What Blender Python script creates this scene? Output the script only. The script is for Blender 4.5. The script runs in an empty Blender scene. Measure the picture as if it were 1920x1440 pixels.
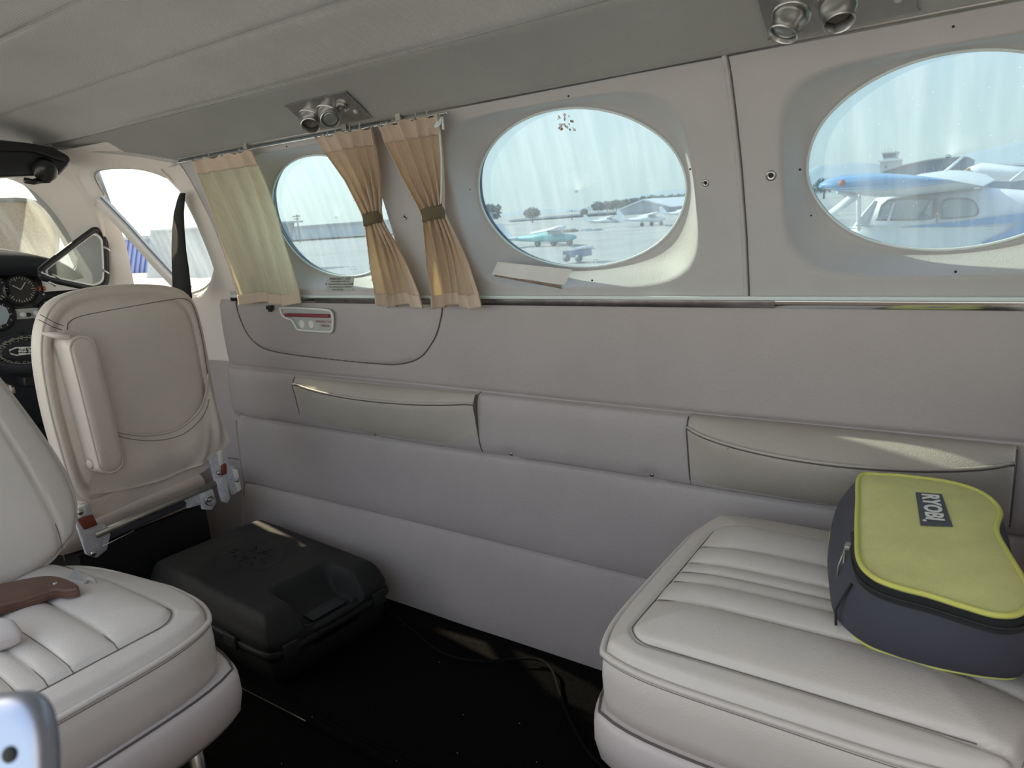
import bpy, bmesh, math, random
import numpy as np
from mathutils import Matrix, Vector
random.seed(7); rng = np.random.default_rng(7)
S = bpy.context.scene; COL = S.collection
PI = math.pi
# ------------------------------------------------------------ camera, world, sun, exposure
H = 0.90                                   # eye height above the cabin floor (metres)
FPX = 1331.0
_v1 = np.array([-1940, 170, -FPX]); _v1 /= np.linalg.norm(_v1)
AX = -_v1
AY = np.array([946, 387., -FPX]); AY -= AY.dot(AX)*AX; AY /= np.linalg.norm(AY)
AZ = np.cross(AX, AY); RW = np.array([AX, AY, AZ])
cam = bpy.data.cameras.new('camera'); camo = bpy.data.objects.new('camera', cam); COL.objects.link(camo)
cam.sensor_width = 36; cam.lens = 36*FPX/1920; cam.clip_start = 0.01; cam.clip_end = 9000
camo.matrix_world = Matrix.Translation((0, 0, H)) @ Matrix([list(RW[0]), list(RW[1]), list(RW[2])]).to_4x4()
cam.dof.use_dof = True; cam.dof.focus_distance = 1.3; cam.dof.aperture_fstop = 11
S.camera = camo
SUN = Vector((-.82, .062, .56)).normalized()
sl = bpy.data.lights.new('sun', 'SUN'); sl.energy = 6.0; sl.angle = math.radians(.6); sl.color = (1, .82, .55)
so = bpy.data.objects.new('sun', sl); COL.objects.link(so); so.rotation_euler = SUN.to_track_quat('Z', 'Y').to_euler()
S.view_settings.view_transform = 'Standard'; S.view_settings.look = 'None'
S.view_settings.exposure = 1.2; S.view_settings.gamma = 1; S.view_settings.use_curve_mapping = False
W = bpy.data.worlds.new('sky'); S.world = W; W.use_nodes = True
nt = W.node_tree; nt.nodes.clear()
tc = nt.nodes.new('ShaderNodeTexCoord'); sp = nt.nodes.new('ShaderNodeSeparateXYZ'); nt.links.new(tc.outputs['Generated'], sp.inputs[0])
cr = nt.nodes.new('ShaderNodeValToRGB'); nt.links.new(sp.outputs['Z'], cr.inputs[0])
el = cr.color_ramp.elements
el[0].position = 0.0; el[0].color = (.72, .74, .66, 1)
el[1].position = 1.0; el[1].color = (.34, .42, .56, 1)
for p, c in ((.06, (.72, .79, .72, 1)), (.16, (.66, .75, .76, 1)), (.40, (.50, .60, .70, 1))):
    e = el.new(p); e.color = c
dt = nt.nodes.new('ShaderNodeVectorMath'); dt.operation = 'DOT_PRODUCT'; nt.links.new(tc.outputs['Generated'], dt.inputs[0]); dt.inputs[1].default_value = SUN
mx = nt.nodes.new('ShaderNodeMath'); mx.operation = 'MAXIMUM'; mx.inputs[1].default_value = 0; nt.links.new(dt.outputs['Value'], mx.inputs[0])
pw = nt.nodes.new('ShaderNodeMath'); pw.operation = 'POWER'; pw.inputs[1].default_value = 5; nt.links.new(mx.outputs[0], pw.inputs[0])
gl = nt.nodes.new('ShaderNodeMix'); gl.data_type = 'RGBA'; gl.blend_type = 'ADD'; gl.clamp_factor = False
nt.links.new(pw.outputs[0], gl.inputs['Factor']); nt.links.new(cr.outputs[0], gl.inputs['A']); gl.inputs['B'].default_value = (2.2, 1.8, 1.2, 1)
bg = nt.nodes.new('ShaderNodeBackground'); nt.links.new(gl.outputs['Result'], bg.inputs['Color']); bg.inputs['Strength'].default_value = 1.0
wo = nt.nodes.new('ShaderNodeOutputWorld'); nt.links.new(bg.outputs[0], wo.inputs[0])

# ------------------------------------------------------------ helpers
def P(px, py, y):
    """point at real depth y on the sight line of a measured direction"""
    d = RW @ np.array([px-960, 720-py, -FPX]); d = d*y/d[1]
    return (d[0], d[1], d[2]+H)
def link(o, parent=None):
    COL.objects.link(o)
    if parent is not None:
        o.parent = parent; o.matrix_parent_inverse = Matrix.Translation(parent.location).inverted()
    return o
def thing(name, label, cat, loc=(0, 0, 0), group=None):
    o = bpy.data.objects.new(name, None); COL.objects.link(o); o.location = loc
    o['label'] = label; o['category'] = cat
    if group: o['group'] = group
    return o
def mk(name, V, F, mat, parent=None, smooth=True, auto=None, top=None, kind=None, label=None, bevel=None):
    me = bpy.data.meshes.new(name)
    V = np.array(V, float)
    org = np.zeros(3)
    if parent is None:
        org = np.array([(V[:, 0].min()+V[:, 0].max())/2, (V[:, 1].min()+V[:, 1].max())/2, V[:, 2].min()])
    me.from_pydata([tuple(v) for v in (V-org)], [], [tuple(int(i) for i in f) for f in F]); me.validate(); me.update()
    if smooth: me.shade_smooth()
    o = bpy.data.objects.new(name, me); link(o, parent)
    if parent is None: o.location = org
    ms = mat if isinstance(mat, (list, tuple)) else [mat]
    for m in ms: me.materials.append(m)
    if bevel:
        b = o.modifiers.new('bevel', 'BEVEL'); b.width = bevel[0]; b.segments = bevel[1]; b.limit_method = 'ANGLE'; b.angle_limit = math.radians(35)
    if smooth and auto is not None:
        bm = bmesh.new(); bm.from_mesh(me)
        for e in bm.edges:
            if len(e.link_faces) == 2 and e.calc_face_angle(0) > math.radians(auto): e.smooth = False
        bm.to_mesh(me); bm.free()
    if top: o['label'], o['category'] = top[0], top[1]
    if top and len(top) > 2: o['group'] = top[2]
    if kind: o['kind'] = kind
    if label: o['label'] = label
    return o
class MB:
    def __init__(s): s.V = []; s.F = []
    def add(s, V, F):
        n = len(s.V); s.V += [tuple(v) for v in V]; s.F += [tuple(i+n for i in f) for f in F]; return s
    def box(s, c, d, rot=None):
        c = np.array(c); h = np.array(d)/2
        v = [np.array([x, y, z])*h for x in (-1, 1) for y in (-1, 1) for z in (-1, 1)]
        if rot is not None: v = [np.array(rot @ Vector(p)) for p in v]
        return s.add([c+p for p in v], [(0, 1, 3, 2), (4, 6, 7, 5), (0, 4, 5, 1), (2, 3, 7, 6), (0, 2, 6, 4), (1, 5, 7, 3)])
    def tube(s, pts, r, n=10, closed=False, cap=True):
        V, F = tube(pts, r, n, closed, cap); return s.add(V, F)
    def lathe(s, prof, M, n=32):
        V, F = lathe(prof, M, n); return s.add(V, F)
    def prism(s, poly, vec):
        V, F = prism(poly, vec); return s.add(V, F)
    def build(s, name, mat, parent=None, **k): return mk(name, s.V, s.F, mat, parent, **k)
def tube(pts, r, n=10, closed=False, cap=True):
    pts = [np.array(p, float) for p in pts]; m = len(pts); V = []; F = []
    rr = r if hasattr(r, '__len__') else [r]*m
    T = []
    for i in range(m):
        a = pts[(i-1) % m] if (closed or i > 0) else pts[i]; b = pts[(i+1) % m] if (closed or i < m-1) else pts[i]
        t = b-a; T.append(t/(np.linalg.norm(t)+1e-12))
    up = np.array([0, 0, 1.]) if abs(T[0][2]) < .9 else np.array([1., 0, 0])
    nrm = up-up.dot(T[0])*T[0]; nrm /= np.linalg.norm(nrm)
    for i in range(m):
        nrm = nrm-nrm.dot(T[i])*T[i]; nrm /= np.linalg.norm(nrm)+1e-12; b = np.cross(T[i], nrm)
        for k in range(n):
            a = 2*PI*k/n; V.append(pts[i]+rr[i]*(math.cos(a)*nrm+math.sin(a)*b))
    for i in range(m if closed else m-1):
        j = (i+1) % m
        for k in range(n): F.append((i*n+k, i*n+(k+1) % n, j*n+(k+1) % n, j*n+k))
    if cap and not closed: F.append(tuple(range(n-1, -1, -1))); F.append(tuple((m-1)*n+k for k in range(n)))
    return V, F
def frame(loc, zdir, xdir=(1, 0, 0)):
    z = Vector(zdir).normalized(); x = Vector(xdir); x = (x-x.dot(z)*z).normalized(); y = z.cross(x)
    M = Matrix((x, y, z)).transposed().to_4x4(); M.translation = Vector(loc); return M
def lathe(prof, M, n=32):
    V = []; F = []
    for r, z in prof:
        for k in range(n):
            a = 2*PI*k/n; V.append(tuple(M @ Vector((r*math.cos(a), r*math.sin(a), z))))
    for i in range(len(prof)-1):
        for k in range(n): F.append((i*n+k, i*n+(k+1) % n, (i+1)*n+(k+1) % n, (i+1)*n+k))
    F.append(tuple(range(n-1, -1, -1))); F.append(tuple((len(prof)-1)*n+k for k in range(n)))
    return V, F
def prism(poly, vec):
    n = len(poly); v = np.array(vec); V = [np.array(p, float) for p in poly]; V += [p+v for p in V]
    F = [tuple(range(n-1, -1, -1)), tuple(range(n, 2*n))]+[(i, (i+1) % n, n+(i+1) % n, n+i) for i in range(n)]
    return V, F
def gridm(fn, us, vs, flip=False):
    V = [fn(u, v) for v in vs for u in us]; n = len(us); F = []
    for j in range(len(vs)-1):
        for i in range(n-1):
            f = (j*n+i, j*n+i+1, (j+1)*n+i+1, (j+1)*n+i); F.append(f[::-1] if flip else f)
    return V, F
def smooth_poly(pts, n=8, closed=True):
    """Catmull-Rom through points"""
    P_ = [np.array(p, float) for p in pts]; m = len(P_); out = []
    for i in range(m if closed else m-1):
        if closed: a, b, c, d = P_[(i-1) % m], P_[i], P_[(i+1) % m], P_[(i+2) % m]
        else: a, b, c, d = P_[max(i-1, 0)], P_[i], P_[i+1], P_[min(i+2, m-1)]
        for k in range(n):
            t = k/n; out.append(.5*((2*b)+(c-a)*t+(2*a-5*b+4*c-d)*t*t+(-a+3*b-3*c+d)*t**3))
    if not closed: out.append(P_[-1])
    return out
def sstep(a, b, x):
    t = np.clip((x-a)/(b-a), 0, 1); return t*t*(3-2*t)
_ph = rng.uniform(0, 6.28, (12, 3)); _fr = rng.normal(0, 1, (12, 3))
def wob(x, y, z=0, s=1.0):
    """smooth pseudo noise in -1..1"""
    t = 0
    for i in range(8): t += math.sin((_fr[i, 0]*x+_fr[i, 1]*y+_fr[i, 2]*z)*s+_ph[i, 0])
    return t/5
def text(name, body, size, M, mat, parent=None, ext=.0002, align='CENTER', bold=0, **k):
    cu = bpy.data.curves.new(name, 'FONT'); cu.body = body; cu.size = size; cu.align_x = align; cu.align_y = 'CENTER'; cu.extrude = ext; cu.offset = bold; cu.resolution_u = 3
    o = bpy.data.objects.new(name, cu); COL.objects.link(o); bpy.context.view_layer.update()
    dg = bpy.context.evaluated_depsgraph_get(); me = bpy.data.meshes.new_from_object(o.evaluated_get(dg))
    V = [tuple(M @ v.co) for v in me.vertices]; F = [tuple(p.vertices) for p in me.polygons]
    bpy.data.objects.remove(o); bpy.data.meshes.remove(me)
    return mk(name, V, F, mat, parent, smooth=False, **k)

# ------------------------------------------------------------ materials
def mat(name, col, rough=.5, metal=0, noise=None, bump=None, spec=.5, sheen=0, coat=0, trans=None, aniso=None):
    """noise=(scale, amount) colour mottle; bump=list of (type, scale, strength)"""
    m = bpy.data.materials.new(name); m.use_nodes = True; n = m.node_tree; b = n.nodes['Principled BSDF']
    b.inputs['Base Color'].default_value = (*col, 1); b.inputs['Roughness'].default_value = rough; b.inputs['Metallic'].default_value = metal
    b.inputs['Specular IOR Level'].default_value = spec; b.inputs['Sheen Weight'].default_value = sheen; b.inputs['Coat Weight'].default_value = coat
    t = n.nodes.new('ShaderNodeTexCoord')
    if noise:
        nz = n.nodes.new('ShaderNodeTexNoise'); nz.inputs['Scale'].default_value = noise[0]; nz.inputs['Detail'].default_value = 6; nz.inputs['Roughness'].default_value = .6
        n.links.new(t.outputs['Object'], nz.inputs['Vector'])
        r = n.nodes.new('ShaderNodeMapRange'); r.inputs['From Min'].default_value = .25; r.inputs['From Max'].default_value = .75
        r.inputs['To Min'].default_value = 1-noise[1]; r.inputs['To Max'].default_value = 1+noise[1]*.6; n.links.new(nz.outputs['Fac'], r.inputs['Value'])
        mm = n.nodes.new('ShaderNodeVectorMath'); mm.operation = 'SCALE'; mm.inputs[0].default_value = col; n.links.new(r.outputs[0], mm.inputs['Scale'])
        n.links.new(mm.outputs[0], b.inputs['Base Color'])
    if aniso:      # slub threads running down the cloth
        mp = n.nodes.new('ShaderNodeMapping'); mp.inputs['Scale'].default_value = aniso; n.links.new(t.outputs['Object'], mp.inputs[0])
        an = n.nodes.new('ShaderNodeTexNoise'); an.inputs['Scale'].default_value = 1; an.inputs['Detail'].default_value = 3; n.links.new(mp.outputs[0], an.inputs['Vector'])
        ar = n.nodes.new('ShaderNodeMapRange'); ar.inputs['From Min'].default_value = .35; ar.inputs['From Max'].default_value = .6; ar.inputs['To Min'].default_value = .80; ar.inputs['To Max'].default_value = 1.0; n.links.new(an.outputs['Fac'], ar.inputs['Value'])
        av = n.nodes.new('ShaderNodeVectorMath'); av.operation = 'SCALE'; av.inputs[0].default_value = col; n.links.new(ar.outputs[0], av.inputs['Scale']); n.links.new(av.outputs[0], b.inputs['Base Color'])
    prev = None
    for (ty, sc, st) in (bump or []):
        if ty == 'vor': x = n.nodes.new('ShaderNodeTexVoronoi'); x.inputs['Scale'].default_value = sc; out = x.outputs['Distance']
        elif ty == 'noise': x = n.nodes.new('ShaderNodeTexNoise'); x.inputs['Scale'].default_value = sc; x.inputs['Detail'].default_value = 4; out = x.outputs['Fac']
        else:
            x = n.nodes.new('ShaderNodeTexWave'); x.inputs['Scale'].default_value = sc; x.bands_direction = ty; x.inputs['Distortion'].default_value = .3; out = x.outputs['Fac']
        n.links.new(t.outputs['Object'], x.inputs['Vector'])
        bu = n.nodes.new('ShaderNodeBump'); bu.inputs['Strength'].default_value = st; bu.inputs['Distance'].default_value = .001
        n.links.new(out, bu.inputs['Height'])
        if prev: n.links.new(prev.outputs[0], bu.inputs['Normal'])
        prev = bu
    if prev: n.links.new(prev.outputs[0], b.inputs['Normal'])
    if trans:
        tr = n.nodes.new('ShaderNodeBsdfTranslucent'); tr.inputs['Color'].default_value = (*trans[0], 1)
        ms = n.nodes.new('ShaderNodeMixShader'); ms.inputs[0].default_value = trans[1]
        o = n.nodes['Material Output']; n.links.new(b.outputs[0], ms.inputs[1]); n.links.new(tr.outputs[0], ms.inputs[2]); n.links.new(ms.outputs[0], o.inputs[0])
    return m
def pane(name, tint, veil, gloss=.008):
    """scratched acrylic: clear, a little reflective, with a milky veil of fine scratches and drip streaks"""
    m = bpy.data.materials.new(name); m.use_nodes = True; n = m.node_tree; n.nodes.clear(); L = n.links.new
    tr = n.nodes.new('ShaderNodeBsdfTransparent'); tr.inputs[0].default_value = (*tint, 1)
    tl = n.nodes.new('ShaderNodeBsdfTranslucent'); tl.inputs[0].default_value = (.80, .93, 1, 1)
    gs = n.nodes.new('ShaderNodeBsdfGlossy'); gs.inputs['Roughness'].default_value = .03
    t = n.nodes.new('ShaderNodeTexCoord'); mp = n.nodes.new('ShaderNodeMapping'); mp.inputs['Scale'].default_value = (45, 10, 5); L(t.outputs['Object'], mp.inputs[0])
    nz = n.nodes.new('ShaderNodeTexNoise'); nz.inputs['Scale'].default_value = 1; nz.inputs['Detail'].default_value = 5; L(mp.outputs[0], nz.inputs['Vector'])
    r = n.nodes.new('ShaderNodeMapRange'); r.inputs['From Min'].default_value = .35; r.inputs['From Max'].default_value = .8; r.inputs['To Min'].default_value = veil*.75; r.inputs['To Max'].default_value = veil*1.6; L(nz.outputs['Fac'], r.inputs['Value'])
    vo = n.nodes.new('ShaderNodeTexVoronoi'); vo.inputs['Scale'].default_value = 90; L(t.outputs['Object'], vo.inputs['Vector'])
    lt = n.nodes.new('ShaderNodeMath'); lt.operation = 'LESS_THAN'; lt.inputs[1].default_value = .07; L(vo.outputs['Distance'], lt.inputs[0])
    sc = n.nodes.new('ShaderNodeMath'); sc.operation = 'MULTIPLY_ADD'; sc.inputs[1].default_value = .12; L(lt.outputs[0], sc.inputs[0]); L(r.outputs[0], sc.inputs[2])
    a = n.nodes.new('ShaderNodeMixShader'); L(sc.outputs[0], a.inputs[0]); L(tr.outputs[0], a.inputs[1]); L(tl.outputs[0], a.inputs[2])
    b = n.nodes.new('ShaderNodeMixShader'); b.inputs[0].default_value = gloss; L(a.outputs[0], b.inputs[1]); L(gs.outputs[0], b.inputs[2])
    o = n.nodes.new('ShaderNodeOutputMaterial'); L(b.outputs[0], o.inputs[0]); return m
LB = [('vor', 520, .35), ('noise', 60, .25)]
M = dict(
 wall=mat('greige_vinyl', (.45, .405, .41), .48, noise=(3.5, .10), bump=LB),
 arm=mat('olive_grey_vinyl', (.50, .455, .41), .42, noise=(6, .08), bump=LB),
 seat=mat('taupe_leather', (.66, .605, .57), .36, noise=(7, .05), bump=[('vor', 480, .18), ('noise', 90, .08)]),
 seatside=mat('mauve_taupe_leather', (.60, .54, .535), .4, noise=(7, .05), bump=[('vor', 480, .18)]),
 pilot=mat('tan_leather', (.70, .63, .57), .42, noise=(6, .09), bump=LB),
 upper=mat('cream_window_panel', (.525, .515, .52), .6, noise=(14, .05), bump=[('vor', 300, .25), ('noise', 25, .3)]),
 cockpit=mat('ivory_plastic', (.84, .78, .73), .5, noise=(9, .05), bump=[('vor', 300, .15)]),
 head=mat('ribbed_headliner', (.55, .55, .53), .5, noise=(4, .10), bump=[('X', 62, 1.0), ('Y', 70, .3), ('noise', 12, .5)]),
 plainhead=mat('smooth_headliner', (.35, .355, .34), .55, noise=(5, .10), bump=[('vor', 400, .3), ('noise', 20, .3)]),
 chrome=mat('polished_chrome', (.75, .75, .76), .12, 1),
 brushed=mat('brushed_chrome', (.46, .50, .62), .38, 1, noise=(40, .1)),
 steel=mat('satin_aluminium', (.56, .56, .55), .33, 1, noise=(30, .15)),
 steeldark=mat('dull_zinc_tube', (.40, .39, .34), .45, .8, noise=(40, .2)),
 grime=mat('grimy_strip', (.33, .32, .33), .3, .9, noise=(30, .4)),
 gasket=mat('blue_grey_seal', (.10, .17, .22), .4),
 rimwhite=mat('pale_rim', (.72, .80, .80), .3),
 thread=mat('dark_thread', (.16, .14, .125), .8),
 seam=mat('deep_seam', (.12, .10, .09), .8),
 white=mat('white_plastic', (.80, .79, .76), .4),
 plate=mat('aged_placard', (.50, .52, .50), .5, noise=(60, .15)),
 red=mat('maroon_handle', (.26, .04, .055), .5),
 redtext=mat('red_print', (.42, .12, .10), .7),
 ink=mat('dark_print', (.10, .10, .09), .7),
 tape=mat('white_tape', (.78, .79, .78), .45, noise=(40, .05)),
 brown=mat('worn_brown_edge', (.28, .21, .15), .8, noise=(200, .6)),
 curtain=mat('cream_slub_cotton', (.92, .82, .69), .9, noise=(30, .1), bump=[('X', 220, .5), ('Z', 260, .5), ('noise', 150, .5)], trans=((.97, .76, .44), .45), sheen=.3),
 curtain2=mat('thin_slub_weave', (.93, .90, .80), .9, aniso=(300, 60, 7), bump=[('X', 220, .6), ('noise', 150, .5)], trans=((.97, .93, .72), .58)),
 hem=mat('doubled_hem_cotton', (.76, .62, .50), .9, noise=(30, .08), bump=[('noise', 150, .5)], trans=((.66, .48, .30), .18)),
 tie=mat('olive_webbing', (.16, .13, .075), .85, bump=[('X', 300, .6)]),
 black=mat('black_plastic', (.012, .0125, .014), .45, noise=(30, .2), bump=[('noise', 300, .3)]),
 case=mat('charcoal_moulded_plastic', (.019, .0195, .020), .6, noise=(12, .25), bump=[('vor', 500, .3)], spec=.25),
 panel=mat('blue_black_panel', (.010, .012, .018), .5, noise=(30, .2)),
 pad=mat('black_glareshield', (.012, .014, .02), .6, bump=[('noise', 200, .3)]),
 dial=mat('gauge_face', (.02, .021, .023), .3),
 glassy=mat('lit_gauge_face', (.42, .50, .58), .08, 0, coat=1),
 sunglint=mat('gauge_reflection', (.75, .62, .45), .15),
 orange=mat('orange_lamp', (.55, .18, .07), .4),
 carpet=mat('black_carpet', (.0055, .0053, .0052), 1, noise=(220, .7), bump=[('noise', 500, 1)], spec=.02),
 carpet2=mat('black_carpet_edge', (.007, .0068, .0066), 1, noise=(200, .6), bump=[('noise', 500, 1)], spec=.02),
 cable=mat('black_rubber_cable', (.008, .008, .008), .95, spec=.05),
 lint=mat('pale_lint', (.25, .24, .2), .9),
 lime=mat('lime_canvas', (.80, .79, .33), .85, noise=(14, .14), bump=[('X', 330, .4), ('Y', 330, .4)]),
 limeedge=mat('lime_piping', (.62, .62, .15), .7),
 canvas=mat('slate_nylon', (.062, .064, .092), .6, noise=(10, .12), bump=[('X', 300, .4), ('Z', 300, .4), ('noise', 14, .4)]),
 logo=mat('grey_label', (.075, .085, .10), .6),
 zip=mat('black_zip_tape', (.015, .016, .02), .6, bump=[('Z', 400, .6)]),
 wood=mat('brown_wood_grain', (.13, .062, .042), .45, noise=(25, .35), bump=[('Z', 60, .3)]),
 strap=mat('black_webbing', (.010, .010, .011), .8),
 tag=mat('pale_tag', (.55, .58, .60), .6),
 primer=mat('white_painted_bracket', (.60, .62, .70), .45, noise=(60, .3)),
 rust=mat('red_primer', (.22, .05, .03), .7),
 screw=mat('screw_metal', (.30, .29, .28), .35, 1),
 hole=mat('screw_slot', (.02, .02, .02), .8),
 lens=mat('lamp_lens', (.25, .27, .26), .12, .2, coat=.6),
 inner=mat('vent_throat', (.10, .09, .08), .5),
 visor=mat('smoked_visor', (.014, .015, .018), .3, coat=.3),
 shade=mat('tan_sunshade', (.40, .29, .17), .85, noise=(120, .5), trans=((.60, .44, .26), .15)),
 pane=pane('scratched_acrylic', (.255, .345, .40), .10),
 pane2=pane('hazy_acrylic', (.50, .53, .55), .15),
 smoke=pane('greyed_storm_pane', (.62, .66, .68), .10),
 # outside: aerial haze is mixed into the pale base colours of far things
 tarmac=mat('pale_tarmac', (.34, .37, .40), .9, noise=(.15, .25)),
 whitepaint=mat('white_aircraft_paint', (.74, .80, .88), .35),
 bluepaint=mat('blue_aircraft_paint', (.13, .35, .66), .35),
 tealpaint=mat('teal_aircraft_paint', (.20, .55, .62), .4),
 glassdark=mat('aircraft_window', (.30, .38, .46), .08, coat=.5),
 rubberext=mat('aircraft_seal', (.16, .20, .26), .6),
 hangar=mat('grey_blue_hangar', (.15, .25, .38), .6, noise=(.4, .1)),
 hangar2=mat('pale_hangar', (.48, .55, .62), .6, noise=(.3, .08)),
 corr=mat('blue_corrugated_steel', (.17, .22, .45), .5, bump=[('X', 2, .3)]),
 greywall=mat('speckled_grey_wall', (.40, .43, .46), .8, noise=(6, .25)),
 tower=mat('tower_concrete', (.50, .54, .58), .7),
 towerglass=mat('tower_glass', (.10, .17, .25), .1),
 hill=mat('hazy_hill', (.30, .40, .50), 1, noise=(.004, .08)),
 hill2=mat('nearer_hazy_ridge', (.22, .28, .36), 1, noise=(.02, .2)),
 foliage=mat('hazy_foliage', (.15, .23, .26), .9, noise=(1.5, .3)),
 bark=mat('hazy_trunk', (.20, .19, .17), .9),
)
# ------------------------------------------------------------ cabin shell
SEC = [(-.05, 1.08), (0, 1.10), (.21, 1.14), (.40, 1.15), (.56, 1.155), (.74, 1.155), (.85, 1.138), (.95, 1.112), (1.03, 1.082), (1.09, 1.055), (1.135, 1.0), (1.168, .93), (1.195, .85), (1.23, .7), (1.245, .5)]
_sz = [a for a, b in SEC]; _sy = [b for a, b in SEC]
def yw(z): return float(np.mean(np.interp([z-.02, z-.01, z, z+.01, z+.02], _sz, _sy)))
def wn(z):
    d = (yw(z+.01)-yw(z-.01))/.02; l = math.hypot(1, d); return (1/l, -d/l)        # outward normal (y, z)
CS = [(1.07, 1.075), (1.055, 1.09), (1.0, 1.135), (.93, 1.168), (.85, 1.195), (.7, 1.23), (.5, 1.245), (.3, 1.228), (.1, 1.165), (0, 1.11), (-.1, 1.02), (-.16, .94)]
_cy = [a for a, b in CS][::-1]; _cz = [b for a, b in CS][::-1]
def cz(y): return float(np.mean(np.interp([y-.03, y-.015, y, y+.015, y+.03], _cy, _cz)))
def ray_poly(c, th, poly):
    d = np.array([math.cos(th), math.sin(th)]); best = 0
    for i in range(len(poly)):
        a = poly[i]-c; b = poly[(i+1) % len(poly)]-c; e = b-a
        den = d[0]*e[1]-d[1]*e[0]
        if abs(den) < 1e-12: continue
        t = (a[0]*e[1]-a[1]*e[0])/den; u = (a[0]*d[1]-a[1]*d[0])/den
        if t > 0 and -1e-6 <= u <= 1+1e-6: best = max(best, t)
    return best
def ringpanel(outer, lip, hole, c, mapf, depth, n=128, steps=8, inner=10, tunnel=.02):
    c = np.array(c, float); outer = [np.array(p, float) for p in outer]; lip = [np.array(p, float) for p in lip]; hole = [np.array(p, float) for p in hole]
    ths = sorted([2*PI*i/n for i in range(n)]+[math.atan2(p[1]-c[1], p[0]-c[0]) % (2*PI) for p in outer if len(outer) < 9])
    loops = []
    R0 = [ray_poly(c, t, outer) for t in ths]; R1 = [ray_poly(c, t, lip) for t in ths]; R2 = [ray_poly(c, t, hole) for t in ths]
    def loop(R, d): return [mapf(c[0]+r*math.cos(t), c[1]+r*math.sin(t), d) for r, t in zip(R, ths)]
    for i in range(steps+1): loops.append(loop([a+(b-a)*i/steps for a, b in zip(R0, R1)], 0))
    for i in range(1, inner+1):
        t = i/inner; loops.append(loop([a+(b-a)*t for a, b in zip(R1, R2)], depth*math.sin(t*PI/2)**1.1))
    loops.append(loop(R2, depth+tunnel))
    V = [p for l in loops for p in l]; m = len(ths)
    F = [(j*m+i, j*m+(i+1) % m, (j+1)*m+(i+1) % m, (j+1)*m+i) for j in range(len(loops)-1) for i in range(m)]
    return V, F
def mapw(x, z, d):
    n = wn(z); return (x, yw(z)+d*n[0], z+d*n[1])
def superell(cx, cy, a, b, p, n=72):
    o = []
    for i in range(n):
        t = 2*PI*i/n; c, s = math.cos(t), math.sin(t); o.append((cx+a*math.copysign(abs(c)**(2/p), c), cy+b*math.copysign(abs(s)**(2/p), s)))
    return o
wall = None
# lower upholstered wall ------------------------------------------------
screwpts = [(-1.761, .402), (-1.60, .405), (-1.229, .413), (-.832, .415), (-.515, .417), (-.199, .423)]
flap = smooth_poly([(-1.715, .733), (-1.700, .68), (-1.672, .635), (-1.625, .607), (-1.55, .596), (-1.40, .590), (-1.218, .587), (-1.13, .590), (-1.06, .610), (-1.012, .655), (-.99, .70), (-.983, .733)], 8, False)
FL = np.array(flap)
def zb1(x): return .543+.003*math.sin(3*x)+.002*wob(x, 0, 5, 6)
def zb2(x): return .409+.006*(x+.8)*.5+.003*wob(x, 3, 0, 7)
def zb3(x): return .207+.004*wob(x, 1, 0, 4)
def lowoff(x, z):
    o = .0
    o += .0035*wob(x*3.2, z*6, 1, .9)
    b1, b2, b3 = zb1(x), zb2(x), zb3(x)
    if z > b1:
        o += .004+.010*sstep(b1+.06, b1+.002, z)*.0+.004*math.sin(PI*min(1, (z-b1)/.19)); o -= .006*math.exp(-((z-b1)/.006)**2)
        o -= .006*sstep(.722, .734, z)
    elif z > b2:
        t = (z-b2)/(b1-b2); o += .007+.010*min(1, (1-(abs(2*t-1))**5)); o -= .009*math.exp(-((z-b1)/.003)**2)
    elif z > b3:
        t = (z-b3)/(b2-b3); o += .004+.007*(1-abs(2*t-1)**6); o -= .006*math.exp(-((z-b2)/.005)**2)
    else:
        t = max(z, 0)/b3; o += .002+.009*(1-abs(2*t-1)**4); o -= .005*math.exp(-((z-b3)/.004)**2)
    for sx, sz in screwpts:
        r2 = (x-sx)**2+((z-sz)*1.3)**2
        if r2 < .003: o -= .007*math.exp(-r2/.00022)
    o -= .02*sstep(-1.785, -1.80, x)
    if z < .41 and x > -1.80: o += .004*math.exp(-((x+1.775)/.006)**2)
    if -1.75 < x < -.95 and z > .56:
        d2 = ((FL[:, 0]-x)**2+(FL[:, 1]-z)**2).min(); o -= .004*math.exp(-d2/.00003)
    return o
xs = np.arange(-1.805, .62, .0095)
zs = np.unique(np.round(np.concatenate([np.arange(0, .737, .010), np.arange(.392, .420, .0022), np.arange(.528, .556, .0022), np.arange(.196, .220, .0025), np.arange(.58, .62, .004), [.734]]), 4))
_V, _F = gridm(lambda x, z: (x, yw(z)-lowoff(x, z), z), xs, zs)
wall = mk('wall_right', _V, _F, M['wall'], kind='structure')
WOFF = Vector(wall.location)
def wpart(name, mb_or_V, F=None, m=None, **k):
    V = mb_or_V.V if F is None else mb_or_V; F = mb_or_V.F if F is None else F
    return mk(name, V, F, m, wall, **k)
def onwall(x, z, e=0): return (x, yw(z)-lowoff(x, z)-e, z)
wpart('flap_seam', MB().tube([onwall(x, z, .0026) for x, z in flap], .0015, 6), m=M['seam'])
for fn, nm in ((zb1, 'roll_seam'), (zb2, 'roll_seam'), (zb3, 'panel_seam')):
    wpart(nm, MB().tube([onwall(x, fn(x), -.0012) for x in np.arange(-1.79, .6, .012)], .0014 if nm == 'roll_seam' else .001, 6), m=M['seam'])
for x in (-1.785,):
    wpart('edge_piping', MB().tube([(x, yw(z)-.012, z) for z in np.arange(0.0, .40, .01)], .003, 8), m=M['wall'])
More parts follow.
